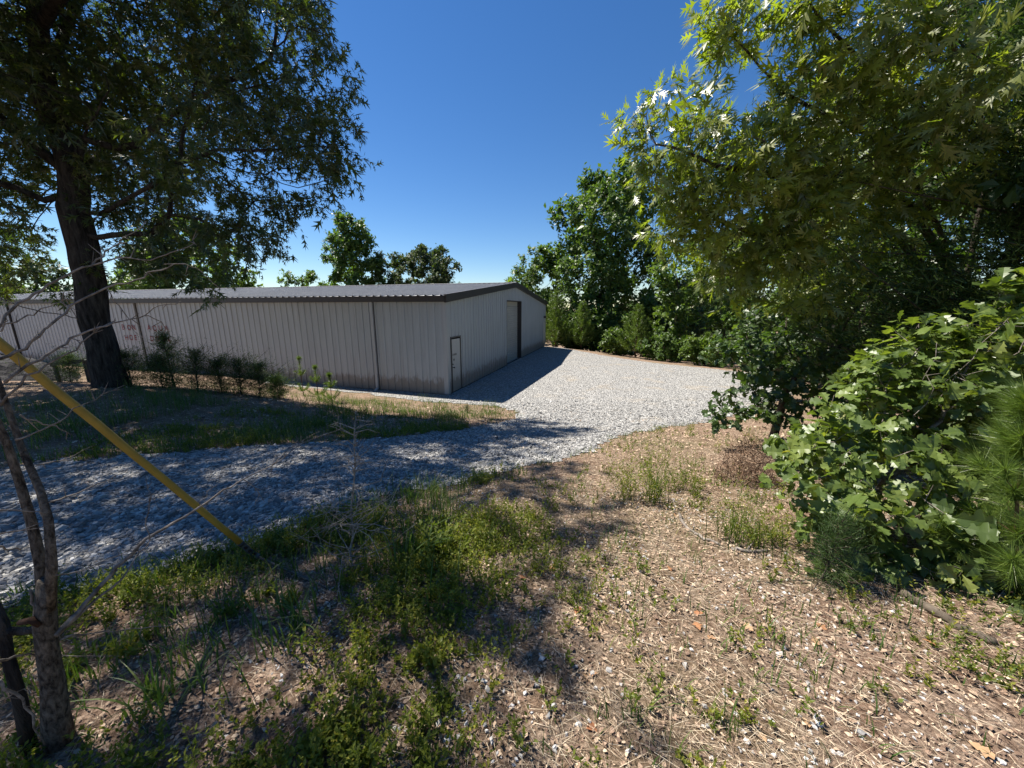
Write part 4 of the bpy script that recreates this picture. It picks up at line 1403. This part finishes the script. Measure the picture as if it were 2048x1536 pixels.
def twig(parent, pts, dys, r0, r1, thorns=0, seed=0, m='pale_twig', spikes=None):
    r = np.random.default_rng(seed)
    P = [at_y(px, py, SY + dy) for (px, py), dy in zip(pts, dys)]
    P = np.array(P); r0 *= .72; r1 *= .75
    # finer, slightly crooked line
    t = np.linspace(0, len(P) - 1, (len(P) - 1) * 3 + 1)
    Q = np.stack([np.interp(t, np.arange(len(P)), P[:, k]) for k in range(3)], -1)
    Q[1:-1] += r.normal(size=(len(Q) - 2, 3)) * .0035
    mb = MB().tube(Q, np.linspace(r0, r1, len(Q)), 6)
    for _ in range(thorns):
        k = r.integers(1, len(Q) - 1)
        d = unit(unit(r.normal(size=3)) + unit(Q[k + 1] - Q[k]) * .6)
        d = unit(d * [1, .4, 1])
        L = r.uniform(.02, .06)
        mb.tube([Q[k], Q[k] + d * L * .6, Q[k] + d * L], [r1 * .9 + .0008, .0012, .0002], 4, False)
    return mb.build('branch', M[m], parent, True)


lin = lambda n, a, b: list(np.linspace(a, b, n))
TW = [([(-60, 720), (0, 645), (40, 605), (80, 580), (135, 550), (180, 532), (212, 505), (250, 478), (292, 443)], (.1, .5), .0075, .002, 9),
      ([(180, 532), (240, 515), (300, 520), (350, 505), (385, 488), (395, 468)], (.35, .5), .004, .0012, 6),
      ([(-40, 735), (0, 718), (50, 697), (90, 662), (120, 633), (150, 607), (215, 578), (270, 560), (320, 540), (368, 527), (392, 535), (440, 577)], (.1, .6), .0075, .0015, 12),
      ([(10, 765), (60, 727), (105, 702), (140, 680), (200, 655), (245, 643), (290, 632), (320, 610), (362, 602)], (.1, .5), .007, .0014, 12),
      ([(290, 632), (316, 638), (335, 662), (356, 687)], (.4, .5), .003, .001, 2),
      ([(0, 812), (55, 752), (105, 722), (150, 697), (190, 665), (232, 640)], (.1, .35), .006, .002, 6),
      ([(-20, 662), (20, 646), (50, 634), (90, 618), (120, 604), (142, 600)], (.1, .25), .004, .0015, 6),
      ([(215, 578), (235, 610), (262, 640), (278, 675)], (.35, .4), .003, .001, 3),
      ([(30, 880), (100, 855), (145, 820), (190, 800), (250, 770)], (.05, .3), .004, .001, 5),
      ([(40, 830), (80, 845), (120, 860), (148, 872)], (.05, .15), .004, .001, 3),
      ([(110, 1272), (155, 1225), (205, 1165), (250, 1120), (292, 1080), (345, 1045), (400, 1012), (450, 978), (485, 958), (545, 930), (610, 885), (700, 850)], (.0, .75), .012, .0012, 10),
      ([(118, 1268), (175, 1215), (240, 1160), (275, 1115), (300, 1080)], (.02, .3), .008, .002, 4),
      ([(485, 958), (520, 985), (510, 1010)], (.5, .55), .003, .001, 4),
      ([(545, 930), (580, 895), (640, 862)], (.55, .8), .003, .001, 3),
      ([(-30, 1020), (30, 1023), (90, 1028)], (-.1, .0), .004, .0015, 1),
      ([(-30, 1075), (40, 1062), (120, 1046)], (-.1, .02), .0035, .001, 1),
      ([(-30, 1093), (10, 1096), (42, 1100)], (-.1, .0), .004, .002, 0),
      ([(95, 1005), (160, 985), (215, 962), (262, 935)], (.05, .25), .004, .001, 2),
      ([(75, 930), (120, 925), (190, 890)], (.05, .2), .0035, .001, 2),
      ([(-20, 1330), (30, 1312), (75, 1308), (110, 1307), (240, 1312)], (-.15, .15), .006, .001, 1),
      ([(120, 1280), (180, 1265), (260, 1258), (330, 1248), (430, 1225)], (.02, .4), .005, .001, 3),
      ([(-20, 1410), (30, 1385), (75, 1370)], (-.15, .0), .004, .001, 2),
      ([(0, 1360), (40, 1400), (70, 1450), (90, 1490)], (-.12, -.05), .006, .003, 2),
      ([(60, 1180), (68, 1215), (72, 1245)], (.0, .0), .006, .004, 0),
      ([(110, 1150), (170, 1140), (240, 1110), (310, 1095)], (.0, .25), .0035, .001, 4),
      ([(300, 1080), (292, 1040), (300, 990), (290, 950)], (.25, .3), .003, .001, 6),
      ([(400, 1012), (415, 985), (440, 960), (445, 935)], (.4, .45), .002, .0008, 2)]
for k, (pts, (d0, d1), r0, r1, th) in enumerate(TW):
    twig(sap, pts, lin(len(pts), d0, d1), r0, r1, th, k)

# ------------------------------------------------------------------ guy wire with its yellow guard
anc = hit(655, 1176)
gj = hit(512, 1112)
jn = at_y(512, 1112, gj[1] * .95)              # where the guard's strap meets the anchor rod
topg = at_y(-20, 672, 1.45)
dg = unit(topg - jn)
Lg = np.linalg.norm(topg - jn)
guy = thing('guy_wire', anc, 'utility pole guy wire in a yellow plastic guard, slanting into the weeds', 'guy wire')
pA = jn + dg * Lg * .085
pB = jn + dg * (Lg + 1.4)
n_ = 14
MB().tube([pA + (pB - pA) * i / n_ + RNG.normal(size=3) * .0012 for i in range(n_ + 1)], .0175, 18).build('guard', M['yellow_plastic'], guy, True)
MB().tube([pA - dg * .002, pA + dg * .02], .0187, 18).build('guard_collar', M['dark_paint'], guy, True)
MB().tube([jn, jn + dg * (Lg + 6)], .005, 8).build('wire', M['steel'], guy, True)
dr = unit(jn - anc)
MB().tube([anc - dr * .2, jn], .0075, 10).build('anchor_rod', M['steel'], guy, True)
MB().tube([jn - dr * .03, jn - dr * .02, jn + dr * .012, jn + dr * .02], [.01, .02, .02, .01], 10).build('rod_eye', M['steel'], guy, True)
toc = unit(np.array([0, 0, CAMZ]) - pA); toc = unit(toc - (toc @ dg) * dg); sd = np.cross(dg, toc)
pl = jn + dg * .01 + toc * .007
plate = MB().box(pl - sd * .016, sd * .032, toc * .007, dg * (Lg * .085 - .012)).build('clamp_plate', M['steel'], guy)
for i in range(3):
    q = pl + dg * (Lg * .085 - .012) * (.2 + .3 * i) + toc * .0065
    MB().tube([q, q + toc * .009, q + toc * .0095, q + toc * .016], [.0095, .0095, .005, .005], 6).build('bolt', M['rust'], plate)

# ------------------------------------------------------------------ dead twiggy bush by the wire
db = hit(700, 1150)
dbush = thing('dead_bush', db, 'dead pale twiggy bush with one tall stem, standing in the grass by the guy wire', 'bush')
r = np.random.default_rng(5)
mb = MB()
topp = at_y(712, 838, db[1] + .15)
stem = [db + (topp - db) * f + r.normal(size=3) * .006 for f in np.linspace(-.02, 1, 12)]
mb.tube(stem, np.linspace(.008, .0022, 12), 6)
for i in range(90):
    f = r.uniform(.05, 1) ** 1.3
    p = db + (topp - db) * f
    a = r.uniform(0, 6.28); L = r.uniform(.08, .42) * (1.1 - f * .75)
    d = np.array([math.cos(a), math.sin(a) * .8, r.uniform(-.25, .7)])
    q1 = p + unit(d) * L * .5 + r.normal(size=3) * .02; q2 = q1 + unit(d + r.normal(size=3) * .5) * L * .5
    mb.tube([p, q1, q2], [.0034, .0024, .0012], 4, False)
    for _ in range(2):
        s = q1 + (q2 - q1) * r.uniform(0, .8); mb.tube([s, s + unit(d + r.normal(size=3) * .9) * L * .35], [.0019, .001], 3, False)
mb.build('twigs', M['dead_twig'], dbush, True)

# brown dead brush on the right
rb_ = hit(1475, 968)
brush = thing('brush_pile', rb_, 'reddish brown heap of dead brush under the oak leaves on the right', 'brush pile')
n = 1500
ang = r.uniform(0, 6.28, n); rad = r.uniform(0, 1, n) ** .6
P = rb_ + np.stack([np.cos(ang) * rad * .3 + .14, np.sin(ang) * rad * .28 + .1, r.uniform(0, 1, n) * (1 - rad ** 2) * .5], -1)
V, F, R = needles(P, r.normal(size=(n, 3)) + [0, 0, .6], r.uniform(.05, .2, n), .006, r.uniform(size=n))
obj('dead_twigs', raw_mesh('dead_twigs', V, F, R), M['dead_brush'], brush, 'stuff')


# ------------------------------------------------------------------ ground cover
def in_gravel(x, y): return inside(*wob(x, y))


def shade_side(x, y):
    """moister, greener ground left of the path"""
    return np.clip((0.35 - x + .25 * (vnoise(x * 1.2, y * 1.2, 9) - .5) * 4) / .9, 0, 1)


# dry leaves
x, y = scatter_xy(950000, -13, 7, .5, 11, lambda x, y: np.clip((2.6 / np.maximum(dist(x, y), 1.6)) ** 1.7, 0, 1) * .75 * (.35 + .65 * vnoise(x * 1.8, y * 1.8, 12)))
k = ~in_gravel(x, y) | (RNG.uniform(size=len(x)) < .02); x, y = x[k], y[k]
z = zt(x, y); k = seen(x, y, z); x, y, z = x[k], y[k], z[k]
n = len(x); print('dry leaves', n)
dl = np.array([(0, 0, .1), (.28, .35, .3), (.2, .75, .22), (0, 1, .3), (-.26, .7, .28), (-.24, .3, .22)], float)
dlf = np.array([(0, 1, 5), (1, 2, 4), (1, 4, 5), (2, 3, 4)])
T = np.broadcast_to(dl, (n, 6, 3)).copy(); T[:, :, 2] *= RNG.uniform(-.9, 1.3, (n, 1)); T[:, :, 0] *= RNG.uniform(.6, 1.4, (n, 1)); T += RNG.normal(size=T.shape) * .05
A = np.stack([RNG.normal(size=n), RNG.normal(size=n), RNG.normal(size=n) * .2], -1)
N = np.stack([RNG.normal(size=n) * .35, RNG.normal(size=n) * .35, np.ones(n)], -1)
S = np.exp(RNG.normal(math.log(.0135), .55, n)) * np.clip(dist(x, y) / 3.5, 1, 2.2)
S = np.minimum(S, .026 * np.clip(dist(x, y) / 2.5, 1, 3))
V, F, R = place(T, dlf, np.stack([x, y, z + .006], -1), A, N, S, RNG.uniform(size=n))
tag(obj('leaf_litter', raw_mesh('leaf_litter', V, F, R), M['dry_leaf'], None, 'stuff'), 'brown fallen leaves carpeting the bank and dry ground', 'leaf litter')

# straw and pine needles
x, y = scatter_xy(1300000, -8, 6, .5, 9, lambda x, y: np.clip((2.2 / np.maximum(dist(x, y), 1.4)) ** 1.9, 0, 1) * .6 * (.25 + .75 * vnoise(x * 1.1 + 9, y * 1.1, 14)))
k = ~in_gravel(x, y); x, y = x[k], y[k]
z = zt(x, y); k = seen(x, y, z) & (RNG.uniform(size=len(x)) < .45 + .55 * np.clip(x / 1.2 + .4, 0, 1)); x, y, z = x[k], y[k], z[k]
n = len(x); print('straw', n)
A = np.stack([RNG.normal(size=n) + .8, RNG.normal(size=n) * .8 - .5, RNG.normal(size=n) * .16], -1)
V, F, R = needles(np.stack([x, y, z + RNG.uniform(.004, .022, n)], -1), A, RNG.uniform(.03, .11, n) * np.exp(RNG.normal(size=n) * .3), .002, RNG.uniform(size=n))
tag(obj('dry_straw', raw_mesh('dry_straw', V, F, R), M['straw'], None, 'stuff'), 'pale dry straw and pine needles strewn over the ground', 'straw')


def blades(bx, by, n_per, L, wd, seed, spread=.05, lean=.5, segs=4):
    """arching grass blades from tuft positions; n blades in all"""
    r = np.random.default_rng(seed)
    i = np.repeat(np.arange(len(bx)), n_per)
    n = len(i)
    L = (np.asarray(L)[i] if np.ndim(L) else np.full(n, L)) * r.uniform(.5, 1.15, n)
    a = r.uniform(0, 2 * math.pi, n)
    px = bx[i] + r.normal(size=n) * spread; py = by[i] + r.normal(size=n) * spread
    pz = zt(px, py)
    ln = lean * r.uniform(.2, 1.3, n)
    k = segs
    t = np.linspace(0, 1, k + 1)
    h = np.stack([np.cos(a), np.sin(a)], -1)
    s = np.stack([-np.sin(a), np.cos(a)], -1)
    V = np.zeros((n, 2 * (k + 1), 3))
    for j, q in enumerate(t):
        out = L * ln * q ** 1.8 * .9
        zz = L * (q - .42 * np.clip(ln, 0, 1.2) * q ** 2.2)
        c_ = np.stack([px + h[:, 0] * out, py + h[:, 1] * out, pz + zz - .01], -1)
        w = (wd * (1 - q ** 1.6) + .0003)[..., None] if np.ndim(wd) else wd * (1 - q ** 1.6) + .0003
        sv = np.stack([s[:, 0], s[:, 1], np.zeros(n)], -1) * w
        V[:, 2 * j] = c_ - sv; V[:, 2 * j + 1] = c_ + sv
    f = []
    for j in range(k):
        f += [(2 * j, 2 * j + 1, 2 * j + 3), (2 * j, 2 * j + 3, 2 * j + 2)]
    f = np.array(f)
    F = (np.arange(n)[:, None, None] * (2 * (k + 1)) + f[None]).reshape(-1, 3)
    return V.reshape(-1, 3), F, np.repeat(np.clip(r.uniform(size=n) * .8 + .2 * r.uniform(size=len(bx))[i], 0, 1), 2 * (k + 1))


def weeds(bx, by, H, nst, seed, lf=.022, wd=.5):
    """leafy low weeds: stems with small pointed leaves"""
    r = np.random.default_rng(seed)
    i = np.repeat(np.arange(len(bx)), nst)
    n = len(i)
    a = r.uniform(0, 6.28, n); tilt = r.uniform(.1, .8, n)
    d = unit(np.stack([np.cos(a) * tilt, np.sin(a) * tilt, np.ones(n)], -1))
    L = (np.asarray(H)[i] if np.ndim(H) else np.full(n, H)) * r.uniform(.5, 1.1, n)
    px = bx[i] + r.normal(size=n) * .03; py = by[i] + r.normal(size=n) * .03
    p0 = np.stack([px, py, zt(px, py) - .01], -1)
    V1, F1, R1 = needles(p0, d, L, .0028, r.uniform(size=n) * .5)
    k = 12
    j = np.repeat(np.arange(n), k)
    m = len(j)
    q = r.uniform(.18, 1.02, m)
    P = p0[j] + d[j] * (L[j] * q)[:, None]
    A = unit(unit(r.normal(size=(m, 3))) * [1, 1, .5] + d[j] * .7)
    Nn = unit(r.normal(size=(m, 3)) * .5 + [0, 0, 1])
    S = lf * r.uniform(.6, 1.35, m) * (1.15 - .45 * q)
    V2, F2, R2 = place(TG * np.array([wd / .66 * 1.0, 1, 1]), TGF, P, A, Nn, S, np.clip(r.uniform(size=m) * .6 + .4 * r.uniform(size=len(bx))[i][j], 0, 1))
    return join([(V1, F1, R1), (V2, F2, R2)])


# low weeds, thick left of the path, sparse on the dry side
x, y = scatter_xy(42000, -6, 5, .7, 7.5, lambda x, y: np.clip((2.4 / np.maximum(dist(x, y), 1.8)) ** 1.2, 0, 1) * (.07 + .8 * shade_side(x, y)) * np.clip(vnoise(x * 1.6, y * 1.6, 21) * 2.4 - .6, 0, 1))
k = ~in_gravel(x, y); x, y = x[k], y[k]; k = seen(x, y, zt(x, y)); x, y = x[k], y[k]
print('weeds', len(x))
V, F, R = weeds(x, y, RNG.uniform(.07, .21, len(x)), 5, 3)
tag(obj('low_weeds', raw_mesh('low_weeds', V, F, R), M['weed_leaf'], None, 'stuff'), 'low leafy green weeds spreading over the shaded foreground', 'weeds')
# grass in the shade, along the gravel edge and sparse blades on the dry ground
x, y = scatter_xy(42000, -9, 6, .7, 12, lambda x, y: np.clip((3. / np.maximum(dist(x, y), 2)) ** .9, 0, 1) * (.14 + .4 * shade_side(x, y)) * np.clip(vnoise(x * 1.3 + 4, y * 1.3, 23) * 2.4 - .8, 0.02, 1))
k = ~in_gravel(x, y); x, y = x[k], y[k]; k = seen(x, y, zt(x, y)); x, y = x[k], y[k]
print('grass tufts', len(x))
parts = [blades(x, y, 7, .11 + .34 * shade_side(x, y) * vnoise(x, y, 25), .003, 4, .05, .6)]
# strip of grass between the gravel by the wall and the drive
gsx, gsy = [], []
for px, py in zip(RNG.uniform(640, 1045, 380), RNG.uniform(802, 838, 380)):
    h_ = hit(px, py); gsx.append(h_[0]); gsy.append(h_[1])
for px, py in zip(RNG.uniform(150, 1000, 260), RNG.uniform(850, 900, 260)):
    h_ = hit(px, py - (px - 500) * .06); gsx.append(h_[0]); gsy.append(h_[1])
gsx, gsy = np.array(gsx), np.array(gsy)
k = ~in_gravel(gsx, gsy)
parts.append(blades(gsx[k], gsy[k], 9, .13, .006, 6, .12))
# tufts along the near edge of the gravel
ex, ey = [], []
for a_, b_ in zip(POLY[2:17], POLY[3:18]):
    for _ in range(7):
        f = RNG.uniform(); q = a_ * (1 - f) + b_ * f + RNG.normal(size=2) * .1
        ex.append(q[0]); ey.append(q[1] - .1)
parts.append(blades(np.array(ex), np.array(ey), 9, .13, .003, 8, .05))
V, F, R = join(parts)
tag(obj('grass', raw_mesh('grass', V, F, R), M['grass'], None, 'stuff'), 'thin green grass growing through the litter and beside the gravel', 'grass')

# single plants that stand out
def grass_clump(label, px, py, n, L, wd, seed, spread=.05, lean=.5, leafm='grass', name='grass_clump', cat='grass clump'):
    h_ = hit(px, py)
    root = thing(name, h_, label, cat)
    V, F, R = blades(np.array([h_[0]]), np.array([h_[1]]), n, L, wd, seed, spread, lean, 5)
    obj('blades', raw_mesh('blades', V, F, R), M[leafm], root, 'stuff')
    return root


def weed_plant(label, px, py, nst, H, seed, lf=.025, wd=.45, nb=1, sp=.05, name='weed_plant'):
    h_ = hit(px, py)
    root = thing(name, h_, label, 'weed')
    rr_ = np.random.default_rng(seed)
    V, F, R = weeds(h_[0] + rr_.normal(size=nb) * sp, h_[1] + rr_.normal(size=nb) * sp, np.full(nb, H), nst, seed, lf, wd)
    obj('leaves', raw_mesh('leaves', V, F, R), M['weed_leaf'], root, 'stuff')
    return root


weed_plant('tall feathery yellow-green weed in the sun, nearest the gravel', 1275, 1005, 34, .6, 201, .036, .26, 3, .06)
weed_plant('tall feathery weed just right of the one nearest the gravel', 1325, 975, 24, .5, 202, .034, .26, 3, .08)
weed_plant('spindly weed leaning left of the brown brush heap', 1385, 990, 14, .42, 203, .032, .26, 3, .08)
weed_plant('upright weed in front of the brown brush heap', 1455, 1080, 20, .42, 204, .03, .26, 3, .07)
weed_plant('slim weed between the brush heap and the blackjack oak', 1510, 1085, 18, .36, 205, .03, .26, 3, .07)
grass_clump('tall grass clump beside the tall feathery weeds', 1300, 1000, 40, .42, .0028, 206, .08, .25)
grass_clump('grass clump below the brown brush heap', 1480, 1090, 36, .36, .0028, 207, .1, .3)
grass_clump('broad-bladed grass clump in the shade beside the dead twiggy bush', 830, 1120, 46, .34, .006, 208, .07, .8)
grass_clump('broad-bladed grass clump behind the dead twiggy bush', 760, 1040, 40, .3, .005, 209, .08, .7)
grass_clump('arching grass clump in the shade right of the sapling trunk', 330, 1400, 40, .22, .005, 210, .06, .9)
grass_clump('arching grass clump in the weeds, halfway along the fallen shade', 590, 1260, 40, .25, .005, 211, .07, .9)
weed_plant('leafy dark weed among the broad grass in the shade', 900, 1120, 18, .3, 212, .05, .4, 2, .06)
weed_plant('yellow-green leafy weed in a patch of sun at the centre', 860, 1330, 14, .13, 213, .03, .5, 2, .04)
weed_plant('bright leafy weed patch at the bottom left of centre', 640, 1500, 18, .13, 214, .03, .5, 4, .09)
weed_plant('small upright weed at the edge of the shade', 1060, 1150, 9, .14, 215, .024, .3, 2, .05)
weed_plant('small pair of weeds at the tip of the shadow', 1130, 1215, 10, .15, 216, .024, .3, 3, .06)
weed_plant('leafy weed at the bottom centre', 890, 1480, 12, .15, 217, .026, .4, 3, .07)
weed_plant('yellow sunlit weed by the sapling trunk', 205, 1320, 16, .12, 218, .028, .5, 4, .1)
weed_plant('low yellow-green weeds under the guy wire', 560, 1190, 16, .12, 219, .028, .5, 4, .12)
grass_clump('thin grass tuft on the dry ground at the bottom right', 1450, 1460, 22, .16, .002, 220, .03, .4)
grass_clump('thin grass tuft in the dry ground left of the bottom right one', 1260, 1440, 22, .12, .002, 221, .03, .5)

# pale stones lying in the litter, larger fallen leaves
def lie(n, boxes, seed):
    r = np.random.default_rng(seed)
    out = []
    for _ in range(n):
        x0, x1, y0, y1 = boxes[int(r.integers(len(boxes)))]
        out.append(hit(r.uniform(x0, x1), r.uniform(y0, y1)))
    return np.array(out)


P = lie(200, [(1050, 1300, 1085, 1200), (1150, 1500, 1180, 1330), (1350, 1640, 1290, 1520), (1400, 1750, 1380, 1530), (950, 1300, 1330, 1530), (1050, 1900, 1150, 1530), (780, 1000, 1280, 1530)], 31)
P[:, 2] = zt(P[:, 0], P[:, 1]) + .006
lone_stones(P, np.exp(RNG.normal(math.log(.018), .38, len(P))), ground, M['white_stone'], 7)
x, y = scatter_xy(6000, -1.2, 3.2, .9, 3.6, lambda x, y: np.clip(vnoise(x * 2.2, y * 2.2, 33) * 2 - .7, 0, 1))
V, F, R = stones(np.stack([x, y, zt(x, y) + .003], -1), np.exp(RNG.normal(math.log(.013), .3, len(x))), RNG.uniform(size=len(x)))
tag(obj('pebbles', raw_mesh('pebbles', V, F, R), M['white_stone'], None, 'stuff'), 'small pale pebbles sprinkled through the dry ground', 'pebbles')
P = lie(26, [(1050, 1400, 1000, 1150), (1000, 1250, 1150, 1300), (1150, 1450, 1150, 1400), (900, 1500, 1100, 1500), (1450, 1950, 1250, 1500), (400, 700, 1000, 1100)], 35)
n = len(P); P[:, 2] = zt(P[:, 0], P[:, 1]) + .014
A = np.stack([RNG.normal(size=n), RNG.normal(size=n), RNG.normal(size=n) * .15], -1)
N = np.stack([RNG.normal(size=n) * .35, RNG.normal(size=n) * .35, np.ones(n)], -1)
lone_leaves(P, A, N, RNG.uniform(.035, .06, n), TLH * np.array([1.1, 1, 1]), TLHF, M['orange_leaf'], ground, range(n), 4)


# fallen sticks
def stick(label, pts, r0, r1, m='weathered_wood', seed=0):
    r = np.random.default_rng(seed)
    P = np.array([hit(*q) for q in pts])
    P[:, 2] += r0 * .9
    t = np.linspace(0, len(P) - 1, (len(P) - 1) * 4 + 1)
    Q = np.stack([np.interp(t, np.arange(len(P)), P[:, k]) for k in range(3)], -1)
    Q[1:-1] += r.normal(size=(len(Q) - 2, 3)) * .006
    root = thing('fallen_stick', Q[0], label, 'stick')
    mb = MB().tube(Q, np.linspace(r0, r1, len(Q)), 7)
    mb.build('shaft', M[m], root, True)
    k = len(Q) // 2
    MB().tube([Q[k], Q[k] + unit(Q[k + 1] - Q[k]) * .06 + [0, .05, .03]], [r1 * .8, r1 * .3], 5).build('side_twig', M[m], root, True)


stick('bleached white stick on the dry ground, ending by the grass clumps', [(1358, 1030), (1370, 1055), (1400, 1075), (1440, 1092)], .013, .009, 'pale_twig', 1)
stick('short pale piece of stick right of the bleached one', [(1462, 1100), (1495, 1106), (1535, 1104)], .012, .01, 'pale_twig', 2)
stick('straight dark stick pointing down right across the sunlit litter', [(1285, 1045), (1315, 1075), (1350, 1105)], .008, .005, 'weathered_wood', 3)
stick('thin stick lying along the edge of the shadow', [(1180, 1075), (1230, 1070), (1285, 1060)], .006, .003, 'pale_twig', 4)
stick('long thin dark stick in the dry ground, right of centre', [(1325, 1190), (1370, 1205), (1410, 1218)], .006, .004, 'weathered_wood', 5)
stick('stick in the shade near the centre', [(1010, 1225), (1060, 1218), (1110, 1205)], .006, .003, 'weathered_wood', 6)
stick('rotting grey log end under the blackjack oak', [(1800, 1190), (1860, 1225), (1930, 1265), (1990, 1290)], .024, .018, 'weathered_wood', 7)

# dark heap and low rail beyond the drive, at the far left
hp = np.array([-15.2, 10.6, float(zt(-15.2, 10.6))])
heap = thing('soil_heap', hp, 'dark heap of soil at the left edge in front of the wall', 'heap')
u_ = np.linspace(0, 1, 14); v_ = np.linspace(0, 2 * math.pi, 28, endpoint=False)
U, Vv = np.meshgrid(u_, v_, indexing='ij')
rr_ = 1.5 * U * (1 + .25 * (vnoise(Vv * 1.5 + 3, U * 3, 41) - .5))
HZ = .85 * (1 - U ** 1.6) + .12 * (vnoise(U * 9, Vv * 3, 42) - .5) - .06
Vh = np.stack([hp[0] + rr_ * np.cos(Vv), hp[1] + .8 * rr_ * np.sin(Vv), hp[2] + HZ], -1)
idx = np.arange(14 * 28).reshape(14, 28)
Fh = np.stack([idx[:-1], idx[1:], np.roll(idx, -1, 1)[1:], np.roll(idx, -1, 1)[:-1]], -1).reshape(-1, 4)
obj('mound', raw_mesh('mound', Vh.reshape(-1, 3), Fh), M['soil'], heap)
ra, rb2 = at_y(100, 733, 9.6), at_y(165, 726, 9.6)
fl = thing('low_rail', (ra[0], ra[1], float(zt(ra[0], ra[1]))), 'low dark rail on posts just left of the oak trunk', 'rail')
MB().box(ra, rb2 - ra, [0, .05, 0], [0, 0, .1]).build('rail', M['dark_paint'], fl)
for q in (ra, ra + (rb2 - ra) * .93):
    zb = float(zt(q[0], q[1])) - .1
    MB().box([q[0], q[1] + .051, zb], [.07, 0, 0], [0, .06, 0], [0, 0, q[2] + .08 - zb]).build('post', M['dark_paint'], fl)

# things of one kind that repeat share a group
for nm, g in (('juniper_bush', 'junipers on the shaded bank'), ('pine_seedling', 'pine seedlings in front of the long wall'), ('young_pine', 'young pines along the back of the gravel'),
              ('woodland_tree', 'woodland trees on the right'), ('bush', 'bushes along the back of the gravel'), ('weed_plant', 'weeds standing in the foreground'),
              ('grass_clump', 'grass clumps in the foreground'), ('fallen_stick', 'sticks lying on the ground'), ('cedar_tree', 'cedars at the right edge'), ('juniper_seedling', 'juniper seedlings')):
    for o in bpy.data.objects:
        if o.parent is None and o.name.split('.')[0] == nm: o['group'] = g
